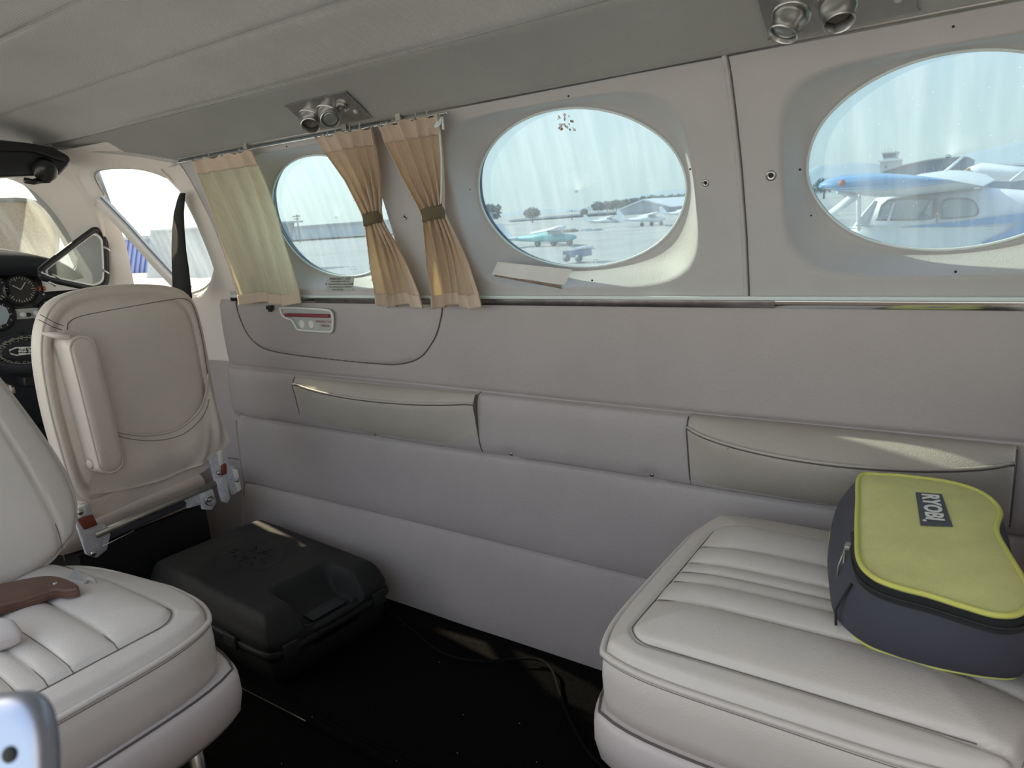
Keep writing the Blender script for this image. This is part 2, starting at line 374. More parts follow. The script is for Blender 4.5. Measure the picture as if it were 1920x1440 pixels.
for x, z in screwpts:
    y = onwall(x, z)[1]
    s = wpart('upholstery_screw', MB().lathe([(0.0001, .003), (.002, .003), (.0042, .0012), (.0046, 0)], frame((x, y-.0005, z), (0, -1, 0)), 16), m=M['screw'])
# a few stitched vertical joints of the padded roll between the armrests
for x in (-.902,):
    wpart('roll_joint', MB().tube([onwall(x-.008*math.sin(PI*(z-.41)/.13)*.3, z, .0005) for z in np.arange(.412, .542, .005)], .0012, 6), m=M['seam'])
# window panels -----------------------------------------------------------
ZB, ZT = .742, 1.093
WIN = [(-1.735, -.98, -1.317, .2078, .1336, .9094, .232, .158), (-.98, -.345, -.665, .2151, .1327, .9178, .240, .157), (-.345, .62, -.080, .1821, .1207, .9186, .203, .143)]
for i, (x0, x1, cx, OA, OB, OZ, LA, LB_) in enumerate(WIN):
    outer = [(x0, ZB), (x1, ZB), (x1, ZT), (x0, ZT)]
    lip = superell(cx+(.008 if i == 1 else 0), .9175, LA, LB_, 4.6, 120); hole = superell(cx, OZ, OA, OB, 2.0, 120)
    V, F = ringpanel(outer, lip, hole, (cx, OZ), mapw, .056, 144, tunnel=.004)
    wpart('window_panel', V, F, M['upper'])
    w = bpy.data.objects.new('window_%d' % (i+1), None); COL.objects.link(w); w.location = (cx, 1.18, .80); w['kind'] = 'structure'
    def ring(a, b, d, r, nm, m, zoff=0):
        pts = [mapw(p[0], p[1], d) for p in superell(cx, OZ+zoff, a, b, 2.0, 96)]
        V, F = tube(pts, r, 8, True); return mk(nm, V, F, m, w)
    ring(OA-.001, OB-.001, .056, .0022, 'rim', M['rimwhite'])
    ring(OA+.0004, OB+.0004, .0610, .0026, 'seal', M['gasket'])
    ring(OA+.0028, OB+.0028, .065, .0018, 'inner_rim', M['rimwhite'])
    ring(OA+.0026, OB+.0026, .0695, .0024, 'seal', M['gasket'])
    # outer skin collar and pane
    pts = superell(cx, OZ, OA+.007, OB+.007, 2.0, 96)
    col = [mapw(x, z, .058) for x, z in pts]+[mapw(x, z, .073) for x, z in pts]
    mk('skin_collar', col, [(k, (k+1) % 96, 96+(k+1) % 96, 96+k) for k in range(96)], M['gasket'], w)
    V = []; F = []; rings = [0.02, .25, .5, .75, 1.0]
    for r in rings: V += [mapw(cx+(x-cx)*r, OZ+(z-OZ)*r, .066) for x, z in pts]
    for a in range(len(rings)-1): F += [(a*96+k, a*96+(k+1) % 96, (a+1)*96+(k+1) % 96, (a+1)*96+k) for k in range(96)]
    F.append(tuple(range(96)))
    mk('pane', V, F, M['pane'], w)
    # etched maker's marks low on the pane, reading reversed from inside
    for row, wd in ((0, .036), (1, .026)):
        mb = MB()
        for k in range(int(wd/.0034)):
            x = cx+.012-wd/2+k*.0034; zz = .798-row*.006
            hgt = random.choice((.0018, .0030, .0026)); p = mapw(x, zz, .0645); mb.box(p, (random.choice((.0010, .0020)), .0004, hgt))
        mb.build('etched_mark', M['white'], w)
def zcurve(x, z0, z1, e=.0, n=40): return [(x, yw(z)-e, z) for z in np.linspace(z0, z1, n)]
wpart('panel_welt', MB().tube(zcurve(-.345, ZB, ZT, .001), .0036, 8), m=M['upper'])
wpart('panel_gap', MB().tube(zcurve(-.3402, ZB, ZT, .0004), .0009, 6), m=M['seam'])
wpart('panel_gap', MB().tube(zcurve(-.98, ZB-.02, ZT, .0), .0022, 6), m=M['seam'])
for x, z, big in [(-1.037, .913, 1), (-.853, .954, 0), (-.398, .927, 1), (-.299, .929, 1.35), (-.258, .934, .7), (-.42, .95, .6), (-.622, .775, .7), (-.60, 1.079, .6), (-.06, .781, .7), (-.075, 1.079, .6), (-1.30, 1.08, .6), (-.245, .868, .5)]:
    n = wn(z); s = max(big, .45)
    rec = 0
    Mx = frame((x, yw(z)-.0004, z), (0, -n[0], -n[1]))
    if big >= 1:
        o = wpart('cup_washer', MB().lathe([(.0026*s, .0006), (.0034*s, .0014), (.0052*s, .0010), (.0058*s, 0)], Mx, 20), m=M['steel'])
    wpart('screw_head', MB().lathe([(.0001, .0012), (.0022*s, .0012), (.0026*s, 0)], Mx, 14), m=M['hole'])
# belt trim: bright bead over a mirror strip
def bar(name, y, z, w, h, x0, x1, m, parent=None, kind=None, tilt=0, bev=.0012):
    mb = MB(); mb.box(((x0+x1)/2, y, z), (x1-x0, w, h), Matrix.Rotation(tilt, 3, 'X')); return mb.build(name, m, parent, smooth=True, bevel=(bev, 2), kind=kind)
t1 = bar('trim_1', 1.151, .7435, .010, .0065, -1.735, .62, M['rimwhite'], kind='structure')
bar('mirror_strip', 1.1525, .7335, .003, .0135, -1.735, .62, M['chrome'], t1, tilt=.20)
bar('grimy_section', 1.1495, .7335, .0006, .0125, -1.39, -.30, M['grime'], t1, tilt=.20, bev=.0001)
# head trim: curtain rail
t2 = bar('trim_2', 1.050, 1.0965, .009, .011, -1.70, .62, M['steel'], kind='structure', tilt=.45, bev=.003)
bar('rail_slot', 1.0475, 1.0885, .004, .003, -1.70, -.98, M['gasket'], t2)
bar('lower_rail', 1.046, 1.0855, .006, .004, -1.70, -.84, M['chrome'], t2, bev=.0015)
bar('shadow_gap', 1.052, 1.105, .006, .0025, -1.70, .62, M['seam'], t2)
for x in (-1.42, -1.10, -.955):
    mk('rail_clip', *(lambda b: (b.V, b.F))(MB().box((x, 1.046, 1.094), (.012, .012, .014))), M['steeldark'], t2, smooth=False)
# headliner ---------------------------------------------------------------
seams = [.935, .783, .578]
def ceilz(x, y):
    z = cz(y)+.0035*wob(x*1.6, y*5, 0, 1.0)+.0016*wob(x*5, y*9, 4, 1.3)
    for s in seams:
        yy = s+.010*wob(x*1.2, s*30, 0, 1.2); d = y-yy
        z += .0060*math.exp(-(d/.006)**2)
        if d < 0: z -= .004*math.exp(-(-d/.04))
    return z
xs = np.arange(-2.95, .63, .016); ys = np.arange(.968, .02, -.0085)
V, F = gridm(lambda x, y: (x, y, ceilz(x, y)), xs, ys)
ceil = mk('ceiling', V, F, M['head'], kind='structure')
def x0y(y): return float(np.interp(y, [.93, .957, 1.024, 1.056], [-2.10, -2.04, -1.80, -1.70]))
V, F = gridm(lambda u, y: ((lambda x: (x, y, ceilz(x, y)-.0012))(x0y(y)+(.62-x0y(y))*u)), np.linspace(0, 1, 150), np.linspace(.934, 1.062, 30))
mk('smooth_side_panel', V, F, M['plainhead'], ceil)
for s in seams:
    mk('headliner_seam', *tube([(x, s+.010*wob(x*1.2, s*30, 0, 1.2), ceilz(x, s+.010*wob(x*1.2, s*30, 0, 1.2))-.001) for x in np.arange(-2.1, .6, .02)], .0012, 6), M['seam'], ceil)
mk('front_edge_roll', *tube([(x0y(y), y, cz(y)-.002) for y in np.linspace(.90, 1.055, 24)], .006, 8), M['head'], ceil)
# floor -------------------------------------------------------------------
V, F = gridm(lambda x, y: (x, y, .0015*wob(x*6, y*6, 0, 1.5)), np.arange(-3.2, .63, .03), np.arange(-.3, 1.14, .03))
flo = mk('floor', V, F, M['carpet'], kind='structure')
def carpet_strip(name, y0, y1, h, x0=-1.75, x1=.6, m='carpet'):
    V, F = gridm(lambda x, v: (x, y0+(y1-y0)*v, -.001+h*(1-abs(2*v-1)**6)+.001*wob(x*9, v*2, 0, 2)), np.arange(x0, x1, .03), np.linspace(0, 1, 28)); return mk(name, V, F, M[m], flo)
carpet_strip('carpet_mat', .715, 1.035, .010, -1.10, .6)
carpet_strip('carpet_mat', .30, .685, .012, -1.75, .6)
carpet_strip('edge_carpet', 1.045, 1.10, .006, m='carpet2')
mk('seat_track', *(lambda b: (b.V, b.F))(MB().box((-.75, .700, .004), (1.3, .009, .012)).box((-.75, .692, .008), (1.3, .004, .008)).box((-.75, .708, .008), (1.3, .004, .008))), M['carpet2'], flo, smooth=False)
mk('worn_metal_edge', *(lambda b: (b.V, b.F))(MB().box((-1.13, .688, .0125), (.22, .0018, .0012))), M['steel'], flo, smooth=False)
mb = MB()
for i in range(16):
    mb.box((random.uniform(-1.2, -.2), random.uniform(.55, 1.09), .0125), (.0014, .0014, .001), Matrix.Rotation(random.uniform(0, 3), 3, 'Z'))
mk('lint', mb.V, mb.F, M['lint'], flo, smooth=False, kind='stuff')
# unseen rear bulkhead for bounce light; left wall added to darken the lower cabin ------------------
wl_ = mk('added_shade_wall', *(lambda b: (b.V, b.F))(MB().box((-1.2, -.11, .25), (3.6, .02, .50))), M['wall'], kind='structure', smooth=False)
mk('wall_rear', *(lambda b: (b.V, b.F))(MB().box((.63, .5, .6), (.02, 1.4, 1.35))), M['wall'], kind='structure', smooth=False)
# cockpit side wall --------------------------------------------------------
def ctaper(x): return 0.0 if x > -1.7 else .10*(-1.7-x)
def mapc(x, z, d):
    n = wn(z); return (x, yw(z)-ctaper(x)+.012+d*n[0], z+d*n[1])
chole = smooth_poly([(-2.12, 1.082), (-1.946, 1.079), (-1.838, 1.052), (-1.775, 1.005), (-1.760, .938), (-1.778, .869), (-1.813, .812), (-1.871, .765), (-1.97, .745), (-2.15, .742), (-2.255, .757), (-2.235, .82), (-2.198, .89), (-2.150, 1.02)], 6)
CC = np.array((-2.0, .91))
clip_ = [CC+(p-CC)*np.array((1.10, 1.10)) for p in chole]
V, F = ringpanel([(-2.42, .52), (-1.68, .52), (-1.68, 1.15), (-2.42, 1.15)], clip_, chole, CC, mapc, .030, 144, tunnel=.012)
cw = mk('wall_cockpit', V, F, M['cockpit'], kind='structure')
V, F = gridm(lambda x, z: (x, yw(z)-ctaper(x)+.006-.004*wob(x*4, z*4, 3, 1.5), z), np.arange(-2.9, -1.66, .02), np.arange(0, .56, .02))
mk('lower_trim', V, F, M['wall'], cw)
mk('lower_seam', *tube([(x, yw(.30)-ctaper(x)+.004, .27) for x in np.arange(-2.2, -1.79, .02)], .002, 6), M['seam'], cw)
# cockpit window: frame strip, scratched pane with its cut-out, diagonal post
cwn = bpy.data.objects.new('window_4', None); COL.objects.link(cwn); cwn.location = (-2.0, 1.12, .75); cwn['kind'] = 'structure'
pts = [mapc(p[0], p[1], .032) for p in chole]
mk('seal', *tube(pts, .0035, 8, True), M['steel'], cwn)
diag = [(-2.150, 1.022), (-2.105, .95), (-2.045, .86), (-1.985, .79), (-1.945, .755)]
dd = smooth_poly(diag, 8, False)
V = [mapc(x, z, .034) for x, z in ([tuple(d) for d in dd]+[(-1.90, .752), (-1.871, .765), (-1.813, .812), (-1.778, .869), (-1.760, .938), (-1.775, 1.005), (-1.838, 1.052), (-1.946, 1.079), (-2.12, 1.082)])]
mk('pane', V, [tuple(range(len(V)))], M['pane2'], cwn, smooth=False)
mbp = MB()
def strip(poly2, w, d0, d1):
    L_ = []
    for i, p in enumerate(poly2):
        a = poly2[max(i-1, 0)]; b = poly2[min(i+1, len(poly2)-1)]; t = (b-a)/np.linalg.norm(b-a); nn = np.array((-t[1], t[0]))
        L_.append([mapc(*(p-nn*w/2), d0), mapc(*(p+nn*w/2), d0), mapc(*(p+nn*w/2), d1), mapc(*(p-nn*w/2), d1)])
    V = [q for l in L_ for q in l]; F = [(4*i+k, 4*i+(k+1) % 4, 4*i+4+(k+1) % 4, 4*i+4+k) for i in range(len(L_)-1) for k in range(4)]+[(0, 1, 2, 3), tuple(4*len(L_)-4+k for k in (3, 2, 1, 0))]
    return V, F
mk('diagonal_post', *strip(dd, .026, .000, .026), M['cockpit'], cwn, bevel=(.004, 2))
mk('post_seal', *tube([mapc(p[0]+.015, p[1]+.008, .012) for p in dd], .002, 6), M['gasket'], cwn)
mk('upper_divider', *tube([mapc(-2.150+.05*(1-t)*-1, 1.022+.058*(1-t), .03) for t in (0, .5, 1)], .004, 8), M['steel'], cwn)
so_ = smooth_poly([(-2.205, .89), (-2.150, 1.0), (-2.12, .955), (-2.045, .84), (-1.975, .765), (-2.10, .752), (-2.235, .765)], 5)
mk('storm_opening_frame', *tube([mapc(p[0], p[1], .03) for p in so_], .006, 8, True), M['cockpit'], cwn)
# windshield frame: the nose narrows towards the centre line
WP0 = np.array([-2.23, 1.075, 0]); WD = np.array([-.66, -.50, 0]); WD /= np.linalg.norm(WD); WNR = np.array([WD[1], -WD[0], 0])
WNR = -WNR if WNR[1] < 0 else WNR                         # outward
def PPw(px, py):
    d = RW @ np.array([px-960, 720-py, -FPX]); o = np.array([0, 0, H]); t = (WP0-o).dot(WNR)/d.dot(WNR); q = o+d*t
    return np.array([(q-WP0).dot(WD), q[2]])
def mapn(s, z, d):
    q = WP0+WD*s+WNR*(d-.35*max(z-.9, 0)); return (q[0], q[1], z)
whole = [PPw(*p) for p in [(-170, 350), (-90, 336), (0, 333), (40, 338), (78, 360), (108, 398), (128, 440), (138, 485), (120, 510), (60, 515), (-170, 515)]]
whole = smooth_poly(whole, 6)
WC = np.mean(whole, axis=0)
wl = [WC+(p-WC)*1.07 for p in whole]
V, F = ringpanel([(-.08, .78), (.95, .78), (.95, 1.22), (-.08, 1.22)], wl, whole, WC, mapn, .02, 128)
wf = mk('window_5', V, F, M['cockpit'], kind='structure')
V = [mapn(p[0], p[1], .03) for p in whole]
mk('windshield_pane', V, [tuple(range(len(V)))], M['pane2'], wf, smooth=False)
# ------------------------------------------------------------ furniture
def PX(px, py, x):
    d = RW @ np.array([px-960, 720-py, -FPX]); d = d*x/d[0]; return np.array((d[0], d[1], d[2]+H))
def PZ(px, py, z):
    d = RW @ np.array([px-960, 720-py, -FPX]); d = d*(z-H)/d[2]; return np.array((d[0], d[1], d[2]+H))
def pad(shape, hf, T, prof, na=90, nb=90):
    """dense top sheet z=hf(x,y) over shape(a,b), then side loops prof=[(outset, z)], closed below. T maps local to world."""
    A = np.linspace(-1, 1, na); B = np.linspace(-1, 1, nb)
    V = []; F = []
    for b in B:
        for a in A:
            x, y = shape(a, b); V.append((x, y, hf(x, y, a, b)))
    for j in range(nb-1):
        for i in range(na-1): F.append((j*na+i, j*na+i+1, (j+1)*na+i+1, (j+1)*na+i))
    loop = [i for i in range(na)]+[j*na+na-1 for j in range(1, nb)]+[(nb-1)*na+i for i in range(na-2, -1, -1)]+[j*na for j in range(nb-2, 0, -1)]
    m = len(loop); pts = np.array([V[i][:2] for i in loop])
    tg = np.roll(pts, -1, 0)-np.roll(pts, 1, 0); tg /= np.linalg.norm(tg, axis=1)[:, None]+1e-9; nr = np.stack([tg[:, 1], -tg[:, 0]], 1)
    for _ in range(4): nr = (np.roll(nr, 1, 0)+nr+np.roll(nr, -1, 0))/3
    nr /= np.linalg.norm(nr, axis=1)[:, None]
    prev = loop; bound = [V[i] for i in loop]; rings = []
    for o, z in prof:
        st = len(V); V += [(p[0]+n[0]*o, p[1]+n[1]*o, z) for p, n in zip(pts, nr)]; cur = list(range(st, st+m)); rings.append([V[i] for i in cur])
        F += [(prev[k], cur[k], cur[(k+1) % m], prev[(k+1) % m]) for k in range(m)][::1]; prev = cur
    F.append(tuple(prev[::-1]))
    return [T(v) for v in V], F, [T(v) for v in bound], [[T(v) for v in r] for r in rings]
def rshape(w, h, c=.10, p=6, taper=None):
    def f(a, b):
        x = w/2*a*(1-c*abs(b)**p); y = h/2*b*(1-c*abs(a)**p)
        if taper: x *= taper(y)
        return x, y
    return f
PLE = [.081, .028, 0, -.028, -.079]
def make_seat(xf, yc, sg, label, poff=0, bu=.375, lean=.2, corner=.085, tpr=0, bw=.42, group=None):
    t = thing('cabin_seat', label, 'seat', (xf+sg*.2, yc, 0), group)
    T = lambda p: (xf+sg*p[1]+sg*.215, yc+p[0]*sg, p[2])
    D, Wd = .43, .435
    u_in = -.215+.036
    def cshape(a, b):
        x, y = rshape(Wd, D, corner, 5)(a, b); return x*(1-tpr*max(0, y+.05)), y
    def ht(x, y, a, b):
        e = max(abs(a), abs(b)); z = .402+.020*(1-e**4)-.012*max(0, (e-.955)/.045)**2
        z += .002*wob(x*7, y*7, sg, 1.3)-tpr*.10*max(0, y)
        v = x*sg-poff
        du = y-u_in; RR = .03; qa, qb = abs(v)-.165+RR, -du+RR
        sd = (math.hypot(qa, qb) if qa > 0 and qb > 0 else max(qa, qb))-RR; ins = sstep(.002, -.004, sd)
        if ins > 0:
            edges = [-.165]+sorted(PLE)+[.165]
            for q in range(len(edges)-1):
                if edges[q] <= v <= edges[q+1]:
                    wq = edges[q+1]-edges[q]; tt = (v-edges[q])/wq; pill = (4*tt*(1-tt))**.5
                    z += ins*min(.010, wq*.2)*pill*min(1, max(0, du)/.05)**.5
        g = 0
        g = math.exp(-(sd/.0036)**2)
        return z-.0045*g
    V, F, bd, _rg = pad(cshape, ht, T, [(.004, .386), (.006, .36), (.005, .33), (.002, .308)], 150, 130)
    mk('seat_cushion', V, F, M['seat'], t)
    # piping, cushion base
    bp = [(p[0], p[1], .3895) for p in _rg[0]]
    mk('piping', *tube(bp[::2], .0042, 8, True), M['seat'], t)
    for dz in (.0075, -.0075): mk('piping_shadow_line', *tube([(p[0], p[1], bd[k][2]*(.5+.5*(dz > 0))+.386*(.5-.5*(dz > 0))+(-.001 if dz > 0 else -.0055)) for k, p in enumerate(_rg[0] if dz < 0 else bd)][::2], .0007, 6, True), M['seam'], t)  # dark tubes painted in as the shadow lines along the piping
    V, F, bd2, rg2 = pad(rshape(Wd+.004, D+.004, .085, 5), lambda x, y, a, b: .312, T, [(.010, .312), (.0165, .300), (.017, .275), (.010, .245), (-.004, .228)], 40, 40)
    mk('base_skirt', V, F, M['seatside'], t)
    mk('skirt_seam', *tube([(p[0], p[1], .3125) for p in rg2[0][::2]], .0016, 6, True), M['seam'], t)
    # stitched seams
    def top(x, y): return ht(x, y, x/(Wd/2), y/(D/2))
    def line(pts, r=.0007): return tube([T((x, y, top(x, y)+.0016)) for x, y in pts], r, 5)
    mb = MB()
    for q in PLE:
        V, F = line([((q+poff)*sg, y) for y in np.linspace(u_in, .17, 40)]); mb.add(V, F)
    R = .03; out = [((-.165+poff)*sg, y) for y in np.linspace(.17, u_in+R, 24)]
    out += [((-.165+R-R*math.cos(a)+poff)*sg, u_in+R-R*math.sin(a)) for a in np.linspace(.1, PI/2, 7)]
    out += [((v+poff)*sg, u_in) for v in np.linspace(-.13, .13, 28)]
    out += [((.165-R+R*math.cos(a)+poff)*sg, u_in+R-R*math.sin(a)) for a in np.linspace(PI/2, .1, 7)]
    out += [((.165+poff)*sg, y) for y in np.linspace(u_in+R, .17, 24)]
    V, F = line(out); mb.add(V, F)
    mb.build('stitching', M['thread'], t)
    # backrest
    ca, sa = math.cos(lean), math.sin(lean)
    def TB(p):       # local: x across, y up, z towards the sitter
        up, fw = p[1]+.28, p[2]
        u = bu+up*sa-fw*ca; z = .405+up*ca+fw*sa*1
        return (xf+sg*u, yc+p[0]*sg, z)
    tp = lambda y: max(.55, 1-1.5*max(0, (y+.2))**1.2)
    def hb(x, y, a, b):
        e = max(abs(a), abs(b)); z = .028*(1-e**4)-.014*max(0, (e-.93)/.07)**2
        xx = abs(x)/tp(y)
        z -= .004*math.exp(-((xx-.165)/.003)**2) if y < .2 else 0
        return z
    V, F, bdb, _ = pad(rshape(bw, .56, .16, 4, tp), hb, TB, [(.004, -.02), (.004, -.06), (-.004, -.085), (-.03, -.095)], 90, 90)
    mk('backrest', V, F, M['seat'], t)
    mk('backrest_piping', *tube([p for p in bdb[::2]], .0034, 8, True), M['seat'], t)
    mk('backrest_stitching', *tube([TB((tp(y)*.165*q, y, hb(tp(y)*.165*q, y, .8, y/.28)+.001)) for q in (1,) for y in np.linspace(-.27, .2, 40)], .0008, 5), M['thread'], t)
    mk('backrest_stitching', *tube([TB((-tp(y)*.165, y, hb(tp(y)*.165, y, .8, y/.28)+.001)) for y in np.linspace(-.27, .2, 40)], .0008, 5), M['thread'], t)
    # pedestal and legs
    c = T((0, 0, 0))
    mk('pedestal', *(lambda b: (b.V, b.F))(MB().box((c[0], c[1], .13), (.30, .30, .20))), M['black'], t, smooth=False)
    for a in (-1, 1):
        for b in (-1, 1):
            p = T((a*.16, b*.15, 0)); mk('leg', *tube([(p[0], p[1], .012), (p[0], p[1], .24)], .011, 10), M['steel'], t)
            mk('track_shoe', *(lambda b_: (b_.V, b_.F))(MB().box((p[0], p[1], .018), (.05, .03, .02))), M['steeldark'], t, smooth=False)
    return t
R_seat = make_seat(-.378, .855, 1, 'taupe leather forward-facing seat with pleated cushion, under the lime green bag', poff=-.022, bu=.425, lean=.45)
L_seat = make_seat(-.845, .268, -1, 'taupe leather aft-facing seat with pleats, in front of the black case', bu=.365, lean=.26, corner=.12, tpr=.55, bw=.455)
# frayed hole at the near rear edge of the forward-facing seat: exposed brown backing
mk('frayed_corner', *(lambda b: (b.V, b.F))(MB().tube([PZ(1690, 1432, .355), PZ(1720, 1420, .36), PZ(1760, 1428, .35)], [.002, .005, .002], 8)), M['brown'], R_seat)
mb = MB()
for k in range(14):
    a = np.array(PZ(1128+k*3, 1362+k*4, .262)); mb.tube([a, a+np.array((random.uniform(-.004, .002), -.003, random.uniform(-.005, .003)))], .0004, 4)
mb.build('frayed_thread', M['lint'], R_seat, kind='stuff')
mk('floor_bracket', *(lambda b: (b.V, b.F))(MB().box(PX(1215, 1425, -.30)+np.array((0, .02, -.01)), (.035, .02, .03))), M['primer'], R_seat, smooth=False)
# ---- copilot's seat, seen from behind -------------------------------------
cs = thing('copilot_seat', 'tan leather cockpit seat seen from behind, with rear pocket and upright armrest', 'seat', (-1.62, .79, 0))
XB = -1.60
out = smooth_poly([(.622, .39), (.618, .50), (.622, .60), (.634, .69), (.656, .752), (.685, .788), (.73, .806), (.80, .812), (.88, .806), (.945, .793), (.982, .772), (.998, .732), (.998, .652), (.987, .52), (.977, .40), (.93, .366), (.79, .360), (.66, .364)], 6)
out = [np.array(p) for p in out]; oc = np.array((.795, .60))
def ringstack(outl, oc, prof, mapf):
    V = []; F = []; m = len(outl)
    for r, d in prof: V += [mapf(oc+(p-oc)*r, d) for p in outl]
    for j in range(len(prof)-1): F += [(j*m+k, j*m+(k+1) % m, (j+1)*m+(k+1) % m, (j+1)*m+k) for k in range(m)]
    F.append(tuple(range(m-1, -1, -1))); F.append(tuple((len(prof)-1)*m+k for k in range(m))); return V, F
def mpx(p, d):
    return (XB+d-.14*(p[1]-.40), p[0]*1.0-.0*(d), p[1])
prof = [(.6, -.08), (.93, -.075), (1.0, -.055), (1.01, -.032), (1.0, -.012), (.985, -.004), (.95, .002), (.90, -.002), (.88, -.006), (.86, .000), (.80, .004), (.5, .007), (.2, .008)]
V, F = ringstack(out, oc, prof, mpx); mk('backrest', V, F, M['pilot'], cs)
mk('piping', *tube([mpx(oc+(p-oc)*.995, -.008) for p in out], .003, 8, True), M['pilot'], cs)
mk('panel_seam', *tube([mpx(np.array(p), .004) for p in smooth_poly([(.692, .733), (.700, .748), (.73, .757), (.82, .761), (.93, .764), (.972, .760), (.987, .735), (.987, .654), (.975, .55)], 6, False)], .0009, 6), M['seam'], cs)
mk('shoulder_seam', *tube([mpx(np.array(p), .001) for p in [(.650, .772), (.672, .752), (.694, .738)]], .0008, 6), M['seam'], cs)
mk('shoulder_seam', *tube([mpx(np.array(p), .001) for p in [(.645, .762), (.667, .743), (.690, .730)]], .0008, 6), M['seam'], cs)
# upright armrest
st = []
for k in range(24): a = PI*k/23; st.append((.683+.024*math.cos(a), .697+.024*math.sin(a)))
for k in range(24): a = PI+PI*k/23; st.append((.679+.024*math.cos(a), .452+.022*math.sin(a)))
st = [np.array(p) for p in st]
ac = np.array((.681, .575))
def mpa(p, d): return (XB+d-.10*(p[1]-.40), p[0], p[1])
V, F = ringstack(st, ac, [(1.04, -.01), (1.04, .03), (1.0, .056), (.97, .062), (.94, .0635), (.85, .066), (.5, .068)], mpa)
ar = mk('armrest', V, F, M['pilot'], cs)
mk('armrest_piping', *tube([mpa(p, .059) for p in st], .003, 8, True), M['pilot'], cs)
mk('armrest_shoulder', *(lambda b: (b.V, b.F))(MB().tube([mpa(np.array((.640, .735)), .0), mpa(np.array((.655, .728)), .03), mpa(np.array((.672, .722)), .045)], [.004, .008, .006], 8)), M['pilot'], cs)
mk('cap_button', *lathe([(.0001, .002), (.009, .002), (.011, 0)], frame((XB+.02, .652, .452), (.2, -1, 0)), 18), M['pilot'], cs)
# map pocket: sagging sheet with drape folds
topc = smooth_poly([(.708, .517), (.740, .494), (.79, .473), (.84, .465), (.88, .470), (.925, .492), (.955, .528), (.974, .575)], 8, False)
botc = smooth_poly([(.640, .386), (.70, .372), (.76, .366), (.84, .366), (.90, .370), (.94, .376), (.965, .384), (.988, .40)], 8, False)
nT = len(topc)
def pock(i, v):
    tpt, b = np.array(topc[int(i)]), np.array(botc[int(i)]); p = tpt*(1-v)+b*v; s = i/(nT-1)
    fold = .011*math.sin(22*s+3*v)*v*(1-v)*3*(s**2+.15)+.012*math.exp(-((s-(.55+.3*(1-v)))/.05)**2)*v+.011*math.exp(-((s-(.35-.1*(1-v)))/.07)**2)*v
    d = .010+.016*math.sin(PI*min(1, v*1.05))*math.sin(PI*min(1, max(0, s*.94+.03)))+fold
    return mpx(p, d)
V, F = gridm(pock, list(range(nT)), np.linspace(0, 1, 40))
mk('map_pocket', V, F, M['pilot'], cs)
mk('pocket_piping', *tube([mpx(np.array(p), .0125) for p in topc], .0026, 8), M['pilot'], cs)
mk('pocket_stitching', *tube([mpx(np.array(p)-np.array((0, .012)), .0185+.008*math.sin(PI*k/(nT-1))) for k, p in enumerate(topc)][3:-8], .0008, 5), M['thread'], cs)
mk('lower_flap', *gridm(lambda y, v: (XB+.012+.003*math.sin(40*y)*v, y, (.372+.02*max(0, (y-.9)/.07))-(.044-.02*(y-.62)/.35)*v), np.linspace(.62, .965, 40), np.linspace(0, 1, 6)), M['pilot'], cs)
# recline bar, links and brackets
mk('recline_bar', *tube([(XB+.02, .632, .296), (XB+.02, .925, .309)], .0075, 14), M['steeldark'], cs)
mk('torque_tube', *tube([(XB+.005, .65, .279), (XB+.005, .86, .288)], .011, 14), M['canvas'], cs)
mk('pull_rod', *tube([(XB+.025, .64, .268), (XB+.025, .71, .275)], .0015, 6), M['steel'], cs)
for nm, poly, m, d in (('side_bracket', [(.598, .372), (.632, .370), (.636, .320), (.655, .312), (.662, .285), (.648, .255), (.625, .246), (.606, .262)], 'primer', .012),
                       ('side_bracket', [(.918, .372), (.968, .385), (.968, .345), (.983, .335), (.984, .268), (.965, .262), (.955, .30), (.925, .30)], 'primer', .012),
                       ('red_link', [(.603, .345), (.634, .345), (.640, .318), (.612, .318)], 'rust', .016), ('red_link', [(.945, .348), (.958, .352), (.955, .325), (.940, .325)], 'rust', .018),
                       ('white_link', [(.606, .372), (.624, .372), (.624, .348), (.606, .348)], 'white', .018), ('white_link', [(.941, .385), (.953, .388), (.951, .352), (.940, .350)], 'white', .017),
                       ('stop_plate', [(.972, .330), (.984, .327), (.986, .272), (.974, .268)], 'white', .020), ('hinge_ear', [(.922, .32), (.948, .325), (.950, .262), (.938, .252), (.926, .262)], 'primer', .022),
                       ('spring_arm', [(.84, .302), (.88, .308), (.90, .29), (.885, .268), (.845, .272)], 'primer', .006), ('ratchet_plate', [(.875, .300), (.912, .300), (.917, .262), (.90, .248), (.878, .258)], 'primer', .014)):
    V, F = prism([(XB+d, y, z) for y, z in poly], (.010, 0, 0)); mk(nm, V, F, M[m], cs, bevel=(.0025, 2))
for y, z in ((.895, .278), (.617, .262), (.978, .300), (.61, .36), (.933, .335)):
    mk('pivot_bolt', *lathe([(.0001, .006), (.004, .006), (.006, .004), (.006, 0)], frame((XB+.026, y, z), (1, 0, 0), (0, 1, 0)), 12), M['steel'], cs)
mk('coil_end', *tube([(XB+.032, .895+.011*math.cos(a), .277+.011*math.sin(a)) for a in np.linspace(0, 2*PI, 20)[:-1]], .0022, 6, True), M['steel'], cs)
# seat bottom under the back, dark pedestal
V, F, _, _ = pad(rshape(.40, .44, .08), lambda x, y, a, b: .31-.03*max(abs(a), abs(b))**6, lambda p: (-1.92+p[0], .80+p[1]*.9, p[2]), [(.004, .27), (.0, .22)], 20, 20)
mk('seat_cushion', V, F, M['pilot'], cs)
mk('pedestal', *(lambda b: (b.V, b.F))(MB().box((-1.88, .80, .11), (.34, .32, .21))), M['black'], cs, smooth=False)
